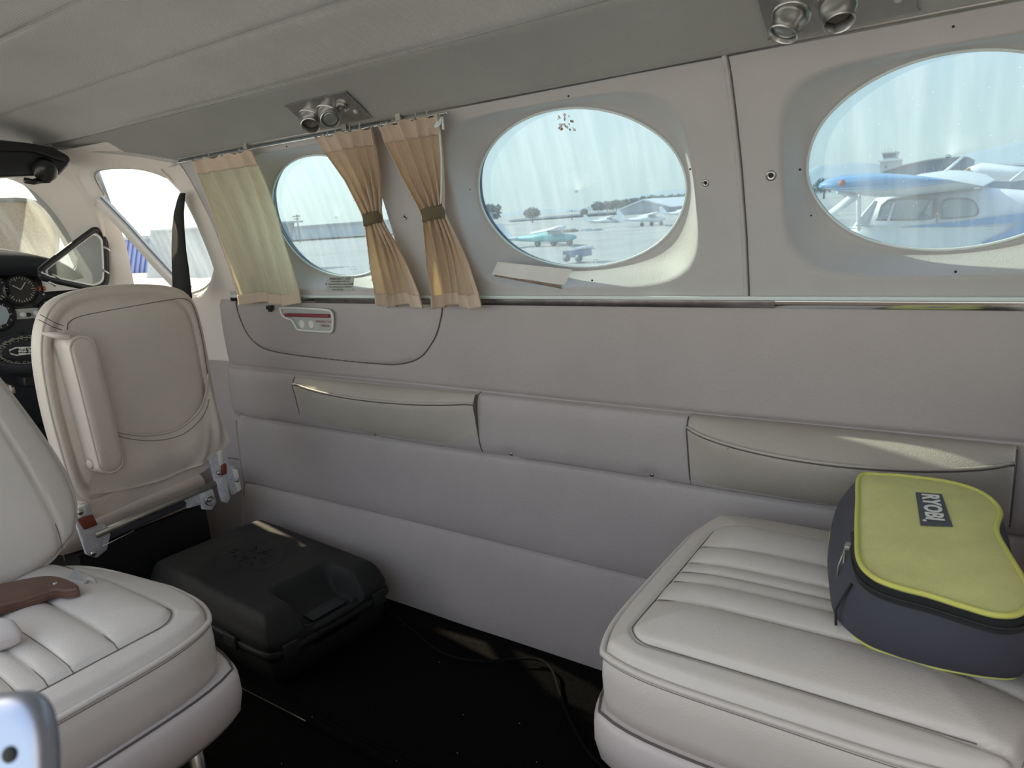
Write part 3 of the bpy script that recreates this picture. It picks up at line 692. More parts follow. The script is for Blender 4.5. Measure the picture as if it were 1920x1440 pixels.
# ---- tool case -------------------------------------------------------------
tcx, tcy, ta = -1.392, .893, math.radians(-4.5)
tl = thing('tool_case', 'charcoal moulded plastic tool case with oval emblem, lying on the floor by the wall', 'case', (tcx, tcy, 0.011))
TT = lambda p: (tcx+p[0]*math.cos(ta)-p[1]*math.sin(ta), tcy+p[0]*math.sin(ta)+p[1]*math.cos(ta), p[2])
LX, LY = .53, .315
def notch(x, y): return sstep(.140, .195, x-.0*y)*sstep(.082, .055, abs(y-.0))
def lidh(x, y, a, b):
    e = max(abs(a), abs(b)); z = .163-.004*e**2-.040*max(0, (e-.80)/.20)**2.4-.006*sstep(.2, .35, abs(x)*0)
    n_ = notch(x, y); z -= .056*n_
    r = math.sqrt(((x+.045)/.098)**2+((y+.005)/.075)**2); z += .0022*math.exp(-((r-1)/.035)**2)-.001*(r < 1)
    return z
V, F, bd, _ = pad(rshape(LX, LY, .05, 8), lidh, TT, [(.003, .112), (.004, .094), (.000, .090)], 110, 80)
mk('lid', V, F, M['case'], tl)
V, F, bd, rg = pad(rshape(LX+.004, LY+.004, .05, 8), lambda x, y, a, b: .092, TT, [(.005, .090), (.005, .078), (-.002, .076), (-.006, .06), (-.016, .011)], 30, 30)
mk('base_shell', V, F, M['case'], tl)
mk('parting_line', *tube([(p[0], p[1], .091) for p in rg[0]], .0012, 6, True), M['black'], tl)
hp = [TT((x, y, z)) for x, y, z in [(.245, -.062, .098), (.262, -.050, .100), (.268, 0, .102), (.262, .050, .100), (.245, .062, .098)]]
mk('handle', *tube(smooth_poly(hp, 5, False), .009, 10), M['case'], tl)
mk('handle_slot', *(lambda b: (b.V, b.F))(MB().box(TT((.232, 0, .1065)), (.038, .088, .004), Matrix.Rotation(ta, 3, 'Z'))), M['pad'], tl, bevel=(.0015, 2))
for y in (-.115, .115):
    mk('latch', *(lambda b: (b.V, b.F))(MB().box(TT((.272, y, .088)), (.008, .035, .032), Matrix.Rotation(ta, 3, 'Z'))), M['case'], tl, bevel=(.003, 2))
for x in (-.15, .13):
    mk('latch', *(lambda b: (b.V, b.F))(MB().box(TT((x, -.166, .086)), (.05, .008, .030), Matrix.Rotation(ta, 3, 'Z'))), M['case'], tl, bevel=(.003, 2))
mb = MB()
for i in range(26):   # relief inside the worn oval emblem
    a = random.uniform(0, 2*PI); r = random.uniform(.15, .72); x, y = -.045+.09*r*math.cos(a), -.005+.068*r*math.sin(a)
    mb.tube([TT((x+dx, y+dy, lidh(x, y, 0, 0)+.0008)) for dx, dy in ((-.008, 0), (0, random.uniform(-.006, .006)), (.008, random.uniform(-.004, .004)))], .0013, 5)
mb.build('emblem_relief', M['case'], tl)
# ---- cable -------------------------------------------------------------------
cp = [PZ(px, py, .016) for px, py in [(640, 1128), (675, 1128), (700, 1135), (735, 1152), (775, 1182), (810, 1212), (850, 1232), (905, 1240), (965, 1236), (1010, 1237), (1035, 1256), (1050, 1300), (1064, 1340), (1090, 1390), (1110, 1418), (1145, 1450), (1200, 1490)]]
mk('power_cable', *tube(smooth_poly(cp, 8, False), .0028, 8), M['cable'], None, top=('thin black cable snaking over the black carpet from the tool case', 'cable'))
# ---- lime bag ---------------------------------------------------------------
bg_ = thing('tool_bag', 'lime green topped slate nylon tool bag with grey label, sitting on the forward-facing seat', 'bag', (-.06, .85, .42))
topo = [(-.142, .974), (-.118, .988), (-.090, .993), (-.042, .992), (-.008, .972), (.011, .929), (.009, .875), (.020, .825), (.033, .776), (.038, .748), (.031, .715), (.013, .702), (-.011, .705), (-.041, .712), (-.068, .715), (-.090, .725), (-.107, .752), (-.119, .813), (-.131, .89)]
boto = [(-.184, 1.035), (-.150, 1.048), (-.100, 1.045), (-.042, 1.035), (.004, 1.01), (.022, .965), (.024, .90), (.030, .85), (.036, .81), (.038, .785), (.034, .758), (.016, .748), (-.010, .742), (-.041, .739), (-.072, .742), (-.102, .752), (-.133, .785), (-.152, .85), (-.170, .93)]
TOPZ = .527
to = smooth_poly(topo, 6); bo = smooth_poly(boto, 6); m_ = len(to)
def bagz(p): return TOPZ+.006*(p[1]-.85)/.14
V = []; F = []; NL = 9
for j in range(NL):
    t = j/(NL-1)
    for k in range(m_):
        p = to[k]*(1-t)+bo[k]*t; z = bagz(to[k])*(1-t)+.424*t
        nx = p-np.array((-.05, .86)); nx = nx/np.linalg.norm(nx); bul = .012*math.sin(PI*t)+.0035*wob(p[0]*14, p[1]*14, z*26, 1.2)*math.sin(PI*t)
        if j == NL-1: bul -= .006
        p = p+nx*bul; V.append((p[0], p[1], z))
for j in range(NL-1): F += [(j*m_+k, (j+1)*m_+k, (j+1)*m_+(k+1) % m_, j*m_+(k+1) % m_) for k in range(m_)]
F.append(tuple((NL-1)*m_+k for k in range(m_)))
mk('bag_body', V, F, M['canvas'], bg_)
V = []; F = []; cc = np.array((-.045, .86)); rr_ = [1, .97, .93, .85, .7, .5, .3, .1]
for r in rr_: V += [(*(cc+(p-cc)*r), bagz(p)*r+bagz(cc)*(1-r)+.009*(1-r**3)+.0018*wob((cc+(p-cc)*r)[0]*30, (cc+(p-cc)*r)[1]*30, 0, 1)*(1-r**2)) for p in to]
for j in range(len(rr_)-1): F += [(j*m_+k, j*m_+(k+1) % m_, (j+1)*m_+(k+1) % m_, (j+1)*m_+k) for k in range(m_)]
F.append(tuple((len(rr_)-1)*m_+k for k in range(m_)))
def topz(x, y):
    best = min(range(0, m_, 3), key=lambda k: 0); r = 0
    p = np.array((x, y))-cc; th = math.atan2(p[1], p[0]); R = ray_poly(cc, th, to[::3]); r = min(1, np.linalg.norm(p)/max(R, 1e-6)); q = cc+p/max(r, 1e-6)
    return bagz(q)*r+bagz(cc)*(1-r)+.009*(1-r**3)+.0018*wob(x*30, y*30, 0, 1)*(1-r**2)
mk('bag_lid', V, F, M['lime'], bg_)
mk('lid_piping', *tube([(p[0], p[1], bagz(p)) for p in to], .0030, 8, True), M['limeedge'], bg_)
mk('base_piping', *tube([(*(p+(p-cc)/np.linalg.norm(p-cc)*-.002), .427) for p in bo], .0016, 6, True), M['limeedge'], bg_)
k0, k1 = 10*6-6, 18*6
zp = [to[k]+(to[k]-cc)/np.linalg.norm(to[k]-cc)*.003 for k in range(54, 104)]
V = []; F = []
for k, p in enumerate(zp):
    w = .011*min(1, k/6, (len(zp)-1-k)/8+.25); n_ = (p-cc)/np.linalg.norm(p-cc)
    V += [(*(p+n_*.000), bagz(p)-.003), (*(p+n_*.004), bagz(p)-.004-w*.5), (*(p+n_*.0035), bagz(p)-.004-w*1.0)]
for k in range(len(zp)-1): F += [(3*k, 3*k+1, 3*k+4, 3*k+3), (3*k+1, 3*k+2, 3*k+5, 3*k+4)]
mk('zip_tape', V, F, M['zip'], bg_)
mk('zip_teeth', *tube([(*(p+(p-cc)/np.linalg.norm(p-cc)*.0045), bagz(p)-.0085) for p in zp[3:-2]], .0012, 6), M['black'], bg_)
zc = np.array((*(zp[-3]+(zp[-3]-cc)/np.linalg.norm(zp[-3]-cc)*.007), bagz(zp[-3])-.009))
mk('zip_slider', *(lambda b: (b.V, b.F))(MB().box(zc, (.007, .012, .006))), M['steeldark'], bg_, bevel=(.0015, 2))
mk('zip_pull', *tube([zc+np.array((-.002, -.002, 0)), zc+np.array((-.008, -.008, -.022)), zc+np.array((-.009, -.006, -.038)), zc+np.array((-.004, -.005, -.036)), zc+np.array((-.003, -.004, -.004))], .0011, 6), M['steeldark'], bg_)
mk('corner_seam', *tube([(V_[0], V_[1], V_[2]) for V_ in [np.array((-.112, .740, .50)), np.array((-.128, .752, .46)), np.array((-.130, .768, .432))]], .0016, 6), M['zip'], bg_)
lg = [(-.074, .928), (-.047, .934), (-.030, .850), (-.060, .840)]
lg3 = [(x, y, topz(x, y)+.0007) for x, y in lg]
V, F = gridm(lambda u, v: (lambda x, y: (x, y, topz(x, y)+.0009))(*((np.array(lg[0])*(1-u)+np.array(lg[1])*u)*(1-v)+(np.array(lg[3])*(1-u)+np.array(lg[2])*u)*v)), np.linspace(0, 1, 8), np.linspace(0, 1, 10))
mk('grey_label', V, F, M['logo'], bg_)
xd = Vector(((lg3[3][0]-lg3[0][0]), (lg3[3][1]-lg3[0][1]), lg3[3][2]-lg3[0][2])).normalized()
cl = (np.array(lg3[0])+np.array(lg3[1])+np.array(lg3[2])+np.array(lg3[3]))/4
zdir = Vector((0, 0, 1)); zdir = (zdir-zdir.dot(xd)*xd).normalized()
Mt = frame(cl+np.array((-.001, .003, .0016)), zdir, xd)
text('lettering', 'RYOBI', .0245, Mt, M['white'], bg_, .0002, bold=.0008)
text('lettering', '®', .006, Mt @ Matrix.Translation((.038, -.010, 0)), M['white'], bg_, .0002)
# ---- armrests on the wall -----------------------------------------------------
def armrest(xa, xb, depth, slant, lab, bow):
    t = thing('armrest', lab, 'armrest', ((xa+xb)/2, 1.14, .41))
    xs = np.linspace(xa, xb, 70)
    def dep(x):
        s = (x-xa)/(xb-xa); return max(.014, depth*(math.sin(PI*min(1, max(0, s*.985+.01)))**bow))
    def zt(x): return .538+.002*wob(x, 2, 0, 6)
    def prf(x, k):
        s = (x-xa)/(xb-xa); d = dep(x)+.004*wob(x*3, 0, 0, 2)*s*(1-s)*2; z = zt(x); zbm = zb2(x)-.001
        zf = z-.012-.020*(d/.06)
        pts = [(.004, z+.001), (-.004, z+.003), (-.012-d*.25, z+.001), (-.012-d*.6, (z+zf)/2+.004), (-.012-d, zf+.001), (-.014-d, zf-.005), (-.012-d*.86, zf-.03), (-.012-d*.55, (zf+zbm)/2-.012), (-.012-d*.22, zbm+.016), (-.009, zbm+.003), (.006, zbm-.002)]
        y, zz = pts[k]; return y, zz
    V, F = gridm(lambda x, k: (x+(slant*(1-(k/10)) if x < xa+.05 else 0)*0, yw(.5)+prf(x, k)[0], prf(x, k)[1]), xs, range(11), True)
    n = len(xs)
    F.append(tuple(j*n for j in range(11))); F.append(tuple(j*n+n-1 for j in range(10, -1, -1)))
    o = mk('armrest_pad', V, F, M['arm'], t)
    ss = o.modifiers.new('soft', 'SUBSURF'); ss.levels = 1; ss.render_levels = 1
    mk('piping', *tube([(x, yw(.5)+prf(x, 4)[0]-.001, prf(x, 4)[1]+.0005) for x in xs], .0026, 8), M['arm'], t)
    mk('piping_shadow_line', *tube([(x, yw(.5)+prf(x, 4)[0]-.0015, prf(x, 4)[1]-.0030) for x in xs], .0011, 6), M['seam'], t)  # dark tube drawn as the shadow line under the armrest piping
    for e, sgn in ((xs[0], -1), (xs[-1], 1)):
        mk('end_seam', *tube([(e+sgn*.0008, yw(.5)+prf(e, k)[0]-.0006, prf(e, k)[1]) for k in range(2, 11)], .0014, 6), M['seam'], t)
    return t
arm1 = armrest(-1.49, -.905, .042, .01, 'padded vinyl armrest on the wall below the curtains and exit handle', .55)
a2 = armrest(-.438, .026, .062, 0, 'padded vinyl armrest with frayed piping on the wall above the bag', .5)
mb = MB()
for k in range(7):
    a = np.array((-.36+.006*k, yw(.5)-.052-random.uniform(0, .006), .512)); mb.tube([a, a+np.array((random.uniform(-.012, .012), -.004, random.uniform(-.012, .006)))], .0004, 4)
mb.build('frayed_thread', M['lint'], a2, kind='stuff')
# ---- overhead vents -------------------------------------------------------------
def vent(x0, lab, aim):
    y0 = 1.003; nrm = Vector((0, -(cz(1.01)-cz(.99))/.02*-1, -1)).normalized()
    sl = (cz(1.04)-cz(.97))/.07; nrm = Vector((0, sl, -1)).normalized()
    base = (x0, 1.008, cz(1.008))
    t = thing('overhead_vent', lab, 'vent', base)
    def at(x, v, d=0):      # v towards the wall along the slope
        s = Vector((0, 1, sl)).normalized(); p = Vector(base)+Vector((x, 0, 0))+s*v+nrm*(.006+d); return p
    c = [at(-.082, -.036), at(.082, -.036), at(.082, .036), at(-.082, .036)]
    pl = smooth_poly([at(-.074, -.036), at(.074, -.036), at(.084, -.030), at(.084, .030), at(.074, .036), at(-.074, .036), at(-.084, .030), at(-.084, -.030)], 3)
    V, F = prism([np.array(p) for p in pl], np.array(nrm)*.003); mk('mounting_plate', V, F, M['steel'], t, smooth=False, bevel=(.001, 2))
    for i, (x, v, r, d, g) in enumerate(((-.052, .004, .0185, aim[0], 0), (.001, .002, .0185, aim[1], 1))):
        Mz = frame(at(x, v, .001), nrm); mk('flange', *lathe([(.024, -.001), (.024, .002), (.0215, .005), (.020, .004)], Mz, 36), M['steel'], t)
        dd_ = Vector(d).normalized(); Mr = frame(at(x, v, .002), dd_)
        if i == g: nz = 'nozzle'
        no = mk('nozzle' if (i == aim[2]) else 'reading_lamp', *lathe([(.0165, -.004), (.0205, .002), (.0210, .008), (.0180, .013), (.0172, .024), (.0185, .0262), (.0172, .0275), (.0160, .026), (.0155, .006), (.012, .004), (.0001, .004)], Mr, 36), M['steel'], t, auto=50)
        if i == aim[2]:
            mk('inner_ring', *lathe([(.0152, .008), (.0150, .014), (.012, .017), (.0095, .012), (.0001, .010)], Mr, 28), M['inner'], no)
        else:
            mk('lens', *lathe([(.0158, .018), (.0150, .0215), (.010, .024), (.0001, .025)], Mr, 28), M['lens'], no)
    Mz = frame(at(.050, -.008, .001), nrm)
    kb = mk('air_jet', *lathe([(.013, 0), (.013, .003), (.0105, .004), (.0105, .008), (.0085, .009), (.008, .005), (.006, .005), (.0055, .009), (.003, .009), (.0028, .006), (.0001, .006)], Mz, 28), M['steel'], t, auto=40)
    mk('indicator_button', *lathe([(.0045, 0), (.0045, .003), (.0035, .0045), (.0001, .0047)], frame(at(.066, .012, .002), nrm), 18), M['plate'], t)
    return t
vent(-1.10, 'aluminium overhead vent and reading lamp panel above the curtains', ((.40, -.55, -.72), (.60, -.50, -.62), 0))
vent(-.195, 'aluminium overhead vent and reading lamp panel at the top edge, above the rear window', ((-.25, -.45, -.85), (.20, -.40, -.88), 1))
# ---- curtains -------------------------------------------------------------------
def ipl(v, pts): return float(np.interp(v, [p[0] for p in pts], [p[1] for p in pts]))
def curtain(lab, L, R, tie, npl, amp, base=.018):
    zt_, zb_ = 1.080, .728
    t = thing('curtain', lab, 'curtain', ((L[0][1]+R[0][1])/2, 1.08, zt_), 'cream curtains on the rail')
    nu = npl*10+1; us = np.linspace(0, 1, nu); vs = np.linspace(0, 1, 70)
    def fn(u, v, off=0, ext=0):
        vv = v; x = ipl(vv, L)*(1-u)+ipl(vv, R)*u; z = zt_+(zb_-zt_)*vv+.004*math.sin(9*u+L[0][1]*9)*vv
        w = ipl(vv, R)-ipl(vv, L)
        ph = 2*PI*npl*(u+.04*math.sin(7*u+3*v)); a = amp*(1+.35*math.sin(5*u+2*v+L[0][1]*7))*(1 if not tie else min(1, .55+w/.14))
        y = yw(max(z, .75))-base-.012-a*math.sin(ph)-.006*math.sin(3*u+4*v)
        if tie: y -= .006
        if v < .06: z += .003*math.sin(ph*1.7)
        x += .12*amp*math.cos(ph)*4
        return (x, y-off, z)
    V, F = gridm(fn, us, vs); body = mk('cloth', V, F, M['curtain2'] if not tie else M['curtain'], t)
    s_ = body.modifiers.new('s', 'SOLIDIFY'); s_.thickness = .0008
    for a, b, nm in ((0, .085, 'heading'), (.925, 1.0, 'hem')):
        V, F = gridm(lambda u, v: fn(u, v, .0022), us, np.linspace(a, b, 9)); h_ = mk(nm, V, F, M['hem'], t); s_ = h_.modifiers.new('s', 'SOLIDIFY'); s_.thickness = .0012
        V, F = gridm(lambda u, v: fn(u, v, -.0016), us, np.linspace(a, b, 9)); 
    for u0, u1 in ((0, .05), (.93, 1)):
        V, F = gridm(lambda u, v: fn(u, v, .0016), np.linspace(u0, u1, 6), np.linspace(0, 1, 50)); mk('side_hem', V, F, M['hem'], t)
    if tie:
        v0 = tie; x0, x1 = ipl(v0, L), ipl(v0, R); zc_ = zt_+(zb_-zt_)*v0; cx = (x0+x1)/2; a = (x1-x0)/2+.004; yc_ = yw(zc_)-base-.020
        lp = []
        V = []; n_ = 40
        for dz, ex in ((-.012, 0), (-.011, .0015), (.011, .0015), (.012, 0)):
            V += [(cx+(a+ex)*math.cos(2*PI*k/n_)*1.0, yc_+(.017+ex)*math.sin(2*PI*k/n_), zc_+dz+.003*math.cos(2*PI*k/n_)) for k in range(n_)]
        F = [(j*n_+k, j*n_+(k+1) % n_, (j+1)*n_+(k+1) % n_, (j+1)*n_+k) for j in range(3) for k in range(n_)]
        b_ = mk('tieback', V, F, M['tie'], t); s_ = b_.modifiers.new('s', 'SOLIDIFY'); s_.thickness = .0018
    # fraying threads on the edge
    mb = MB()
    for k in range(16):
        v = random.uniform(.35, .95); p = np.array(fn(0.0, v)); mb.tube([p, p+np.array((-random.uniform(.001, .005), -.002, random.uniform(-.006, .004)))], .0004, 4)
    mb.build('loose_thread', M['lint'], t, kind='stuff')
    for k in range(npl):
        p = np.array(fn((k+.3)/npl, 0)); mk('glider', *tube([p+np.array((0, 0, -.004)), p+np.array((.001, .004, .008))], .0012, 6), M['plate'], t)
    return t
curtain('leftmost cream slub curtain hanging open and untied beside the front cabin window', [(0, -1.605), (.35, -1.625), (1, -1.665)], [(0, -1.378), (.15, -1.385), (.6, -1.412), (1, -1.410)], None, 4, .007)
curtain('gold-lit cream curtain tied back over the right edge of the front cabin window', [(0, -1.165), (.08, -1.155), (.25, -1.125), (.42, -1.112), (.47, -1.110), (.52, -1.112), (.75, -1.135), (1, -1.150)], [(0, -1.003), (.25, -1.040), (.42, -1.072), (.47, -1.076), (.52, -1.072), (.75, -1.035), (1, -1.012)], .47, 5, .009)
kn = curtain('cream curtain tied back against the wall left of the middle window', [(0, -.985), (.08, -.985), (.25, -.970), (.42, -.951), (.47, -.948), (.52, -.950), (.75, -.970), (1, -.986)], [(0, -.842), (.2, -.868), (.42, -.902), (.47, -.907), (.52, -.902), (.75, -.875), (1, -.858)], .47, 5, .009)
# knot at the top right of the third curtain
mk('knotted_cord', *tube(smooth_poly([(-.850, 1.030, 1.084), (-.842, 1.022, 1.072), (-.850, 1.020, 1.062), (-.838, 1.018, 1.064), (-.836, 1.024, 1.076), (-.832, 1.020, 1.055)], 6, False), .0022, 6), M['rimwhite'], kn)
mk('edge_cord', *tube([(ipl(v, [(0, -.842), (.2, -.868), (.42, -.902)])+.001, yw(1.08-.352*v)-.040, 1.08-.352*v) for v in np.linspace(.04, .42, 20)], .0018, 6), M['rimwhite'], kn)
# ---- emergency exit handle and placards -----------------------------------------
eh = thing('emergency_release', 'white framed emergency exit handle recess with maroon bar on the wall', 'release', (-1.415, 1.15, .66))
fr = smooth_poly([(-1.512, .712), (-1.50, .716), (-1.42, .7155), (-1.34, .7125), (-1.324, .708), (-1.320, .695), (-1.326, .668), (-1.334, .660), (-1.35, .6595), (-1.44, .6605), (-1.458, .665), (-1.468, .680), (-1.476, .687), (-1.492, .690), (-1.506, .697)], 4)
yy_ = onwall(-1.41, .69)[1]-.008
mk('frame', *tube([(p[0], yy_, p[1]) for p in fr], .0030, 8, True), M['white'], eh)
V, F = prism([(p[0], yy_+.0035, p[1]) for p in fr], (0, .003, 0)); mk('back_plate', V, F, M['plate'], eh, smooth=False)
mk('pull_bar', *(lambda b: (b.V, b.F))(MB().box((-1.413, yy_-.001, .6985), (.165, .005, .0085))), M['red'], eh, bevel=(.0015, 2))
for x in (-1.44, -1.405):
    mk('finger_hole', *lathe([(.010, 0), (.010, .0008), (.009, .0010), (.0001, .0002)], frame((x, yy_+.0034, .676), (0, -1, 0)), 24), M['white'], eh)
Mt = frame((-1.356, yy_+.0030, .6835), (0, -1, 0), (1, 0, 0))
text('lettering', 'EMERGENCY EXIT', .0078, Mt, M['redtext'], eh, .0002)
text('lettering', 'HANDLE', .0078, Mt @ Matrix.Translation((.002, -.0100, 0)), M['redtext'], eh, .0002)
ep = thing('exit_placard', 'grey riveted emergency exit instruction placard under the front cabin window', 'placard', (-1.285, 1.145, .757))
def mpl(x, z, e): n = wn(z); return (x, yw(z)-e*n[0]+.004, z-e*n[1])
pp_ = [(-1.325, .792), (-1.232, .793), (-1.250, .7585), (-1.343, .7575)]
V, F = prism([mpl(x, z, .0075) for x, z in pp_], (0, -.0015, 0)); mk('plate', V, F, M['plate'], ep, smooth=False, bevel=(.0008, 2))
n_ = wn(.775)
for k, (s_, sz_, dx) in enumerate((('EMERGENCY EXIT', .0090, 0), ('TURN HANDLE AND PULL', .0055, -.002), ('PUSH WINDOW OUT AND DOWN', .0050, -.004), ('PULL CURTAIN CLEAR OF WINDOW', .0046, -.007), ('BEFORE REMOVING', .0046, -.018))):
    z = .7875-.0065*k; Mt = frame(mpl(-1.281+dx, z, .0096), (0, -n_[0], -n_[1]), (1, 0, 0)); text('lettering', s_, sz_, Mt, M['ink'], ep, .0001)
for x in (-1.334, -1.2425): mk('rivet', *lathe([(.0001, .0015), (.0022, .0012), (.0026, 0)], frame(mpl(x, .776, .009), (0, -n_[0], -n_[1])), 12), M['screw'], ep)
tp_ = thing('tape_patch', 'white tape patch with a worn brown edge below the middle window', 'tape', (-.78, 1.14, .76))
V, F = gridm(lambda u, v: (lambda x, z: mpl(x, z, .0062+.0012*math.sin(14*u+3)*v))(-.825+.165*u-.02*v+.0*u, (.815-.018*u)*(1-v)+(.790-.022*u)*v), np.linspace(0, 1, 24), np.linspace(0, 1, 6)); mk('tape_strip', V, F, M['tape'], tp_)
V, F = gridm(lambda u, v: (lambda x, z: mpl(x, z, .0060))(-.838+.150*u, (.7895-.022*u)-v*(.003+.004*u)), np.linspace(0, 1, 24), np.linspace(0, 1, 4)); mk('worn_edge', V, F, M['brown'], tp_)
# residue of a label on the middle pane
lr = thing('label_residue', 'torn brown and white sticker residue on the middle window pane', 'sticker', (-.66, 1.14, 1.02))
for k in range(26):
    u = random.random(); v = random.random(); x = -.672+.034*u; z = 1.012+.026*v; r = random.uniform(.0012, .0034); n = wn(z); c = mapw(x, z, .0645)
    if k == 0: r = .005; c = mapw(-.668, 1.020, .0645)
    Mx = frame(c, (0, -n[0], -n[1])); pol = [tuple(Mx @ Vector((r*random.uniform(.6, 1.2)*math.cos(a), r*random.uniform(.6, 1.2)*math.sin(a), 0))) for a in np.linspace(0, 2*PI, 9)[:-1]]
    V, F = prism(pol, (0, -.0003, 0)); mk('flake', V, F, (M['orange'] if k == 0 else M['lint' if k % 4 == 0 else 'tape']), lr, smooth=False)
# black clip hanging under the leftmost curtain
mk('latch_clip', *(lambda b: (b.V, b.F))(MB().box((-1.556, yw(.72)-.014, .716), (.022, .010, .010)).box((-1.556, yw(.72)-.014, .710), (.010, .009, .010))), M['black'], None, bevel=(.002, 2), top=('small black clip poking out below the leftmost curtain', 'clip'))
# ---- left seat odds and ends -----------------------------------------------------
wz = .446
wp = smooth_poly([PZ(*p, wz) for p in [(-120, 1118), (0, 1094), (75, 1080), (110, 1081), (135, 1090), (147, 1100), (120, 1106), (100, 1104), (60, 1117), (0, 1134), (-120, 1158)]], 4)
wa = thing('folded_armrest', 'brown wood-trimmed folded armrest lying between backrest and cushion of the aft-facing seat', 'armrest', tuple(np.mean(wp, axis=0)-np.array((0, 0, .015))))
V, F = prism(wp, (0, 0, -.014)); mk('wood_trim', V, F, M['wood'], wa, bevel=(.003, 3))
c = PZ(104, 1094, wz); mk('screw', *lathe([(.0001, .0015), (.003, .0015), (.004, 0)], frame(c, (0, 0, 1)), 14), M['steel'], wa)
c0 = PZ(-60, 1182, .452)
V, F, bdx, _ = pad(rshape(.11, .052, .22, 3), lambda x, y, a, b: .018-.012*max(abs(a), abs(b))**3, lambda p: (c0[0]+p[0]*.92-p[1]*-.3, c0[1]+p[0]*.42+p[1]*.9, .449+p[2]), [(.003, -.004), (.001, -.016), (-.008, -.022)], 30, 30)
ca_ = mk('armrest_end', V, F, M['seatside'], None, top=('rounded taupe leather armrest end at the left edge, on the aft-facing seat', 'armrest'))
mk('armrest_end_piping', *tube([(p[0], p[1], p[2]-.012) for p in bdx], .0025, 6, True), M['seatside'], ca_)
tg = [PZ(125, 1085, .47), PZ(143, 1062, .47), PZ(158, 1090, .45), PZ(146, 1096, .447)]
V, F = prism([np.array(p) for p in tg], (0, .0006, -.0008)); mk('paper_tag', V, F, M['tag'], None, smooth=False, top=('small pale tag tucked behind the cushion of the aft-facing seat', 'tag'))
mk('belt_loop', *tube(smooth_poly([PZ(160, 1098, .425), PZ(165, 1085, .435), PZ(176, 1088, .432), PZ(180, 1096, .425)], 5, False), .003, 8), M['arm'], L_seat)
lv = [PX(*p, -.93) for p in [(225, 1450), (262, 1436), (300, 1432), (328, 1412), (333, 1396), (318, 1388), (300, 1392)]]
mk('adjust_lever', *tube(smooth_poly(lv, 5, False), .0045, 10), M['primer'], L_seat)
V, F = prism([PX(*p, -.95) for p in [(150, 1450), (262, 1412), (312, 1424), (330, 1450)]], (-.004, 0, 0)); mk('lever_plate', V, F, M['steel'], L_seat, smooth=False)
# ---- near chrome door lever, out of focus -----------------------------------------
q0 = np.array(P(23, 1375, .075)); qd = np.array((-.35, -.2, -.9)); 
mb = MB(); rx, Lh = .0150, .06
Mh = frame(q0, RW @ np.array([0, .25, 1.]), RW @ np.array([1., .12, 0])) @ Matrix.Scale(.75, 4)
prof = []
outl = superell(-.008, -.046, .0300, .066, 4.0, 60)
V = []; F = []; pr_ = [(.80, .010), (.92, .0085), (.99, .004), (1.0, 0), (.99, -.005), (.9, -.009)]
cen = np.array((-.008, -.046))
for r, d in pr_: V += [tuple(Mh @ Vector((*(cen+(np.array(p)-cen)*r), d))) for p in outl]
for j in range(len(pr_)-1): F += [(j*60+k, j*60+(k+1) % 60, (j+1)*60+(k+1) % 60, (j+1)*60+k) for k in range(60)]
F.append(tuple(range(59, -1, -1))); F.append(tuple((len(pr_)-1)*60+k for k in range(60)))
dl = thing('door_lever', 'blurred chrome door lever close to the camera at the bottom left corner', 'lever', tuple(q0-np.array((0, 0, .1))))
mk('lever_plate', V, F, M['brushed'], dl)
mk('rivet_hole', *lathe([(.0001, .0012), (.0022, .001), (.003, 0)], frame(Mh @ Vector((.006, -.008, .0102)), Mh.to_3x3() @ Vector((0, 0, 1))), 14), M['hole'], dl)
mk('lever_stem', *tube([tuple(Mh @ Vector((-.006, -.08, 0))), tuple(Mh @ Vector((-.02, -.20, -.02)))], .008, 10), M['chrome'], dl)
# ------------------------------------------------------------ cockpit
ip = thing('instrument_panel', 'dark blue-black cockpit instrument panel with round gauges and glareshield', 'panel', (-2.72, .9, .3))
XI = -2.38
pout = smooth_poly([PX(*p, XI)[1:] for p in [(-260, 560), (-120, 520), (0, 505), (60, 506), (110, 520), (148, 545), (165, 600), (168, 680), (150, 760), (60, 800), (-260, 800)]], 5)
V, F = prism([(XI, a, b) for a, b in pout], (-.05, 0, 0)); mk('panel_face', V, F, M['panel'], ip, bevel=(.004, 2))
g0 = [PX(*p, XI+.0) for p in [(-300, 480), (-120, 472), (0, 470), (60, 475), (105, 492), (140, 520), (155, 545)]]
g1 = [PX(*p, XI+.0) for p in [(-300, 530), (-120, 522), (0, 516), (60, 518), (105, 530), (135, 545), (152, 562)]]
A_ = smooth_poly(g0, 6, False); B_ = smooth_poly(g1, 6, False)
V = []; n = len(A_)
for a, b in zip(A_, B_): V += [a+np.array((-.25, .04, .015)), a+np.array((-.02, 0, .0)), a+np.array((.07, 0, -.012)), a*.6+b*.4+np.array((.10, 0, 0)), b+np.array((.06, 0, 0)), b+np.array((0, 0, 0))]
F = [(6*i+k, 6*i+k+1, 6*i+7+k, 6*i+6+k) for i in range(n-1) for k in range(5)]
gs = mk('glareshield', V, F, M['pad'], ip); s_ = gs.modifiers.new('s', 'SOLIDIFY'); s_.thickness = .006
mk('dark_surround', *(lambda b: (b.V, b.F))(MB().box((-2.46, .70, .32), (.04, .90, .64))), M['pad'], ip, smooth=False)
mk('lower_console', *(lambda b: (b.V, b.F))(MB().box((-2.33, .46, .25), (.20, .22, .40))), M['panel'], ip, bevel=(.02, 3))
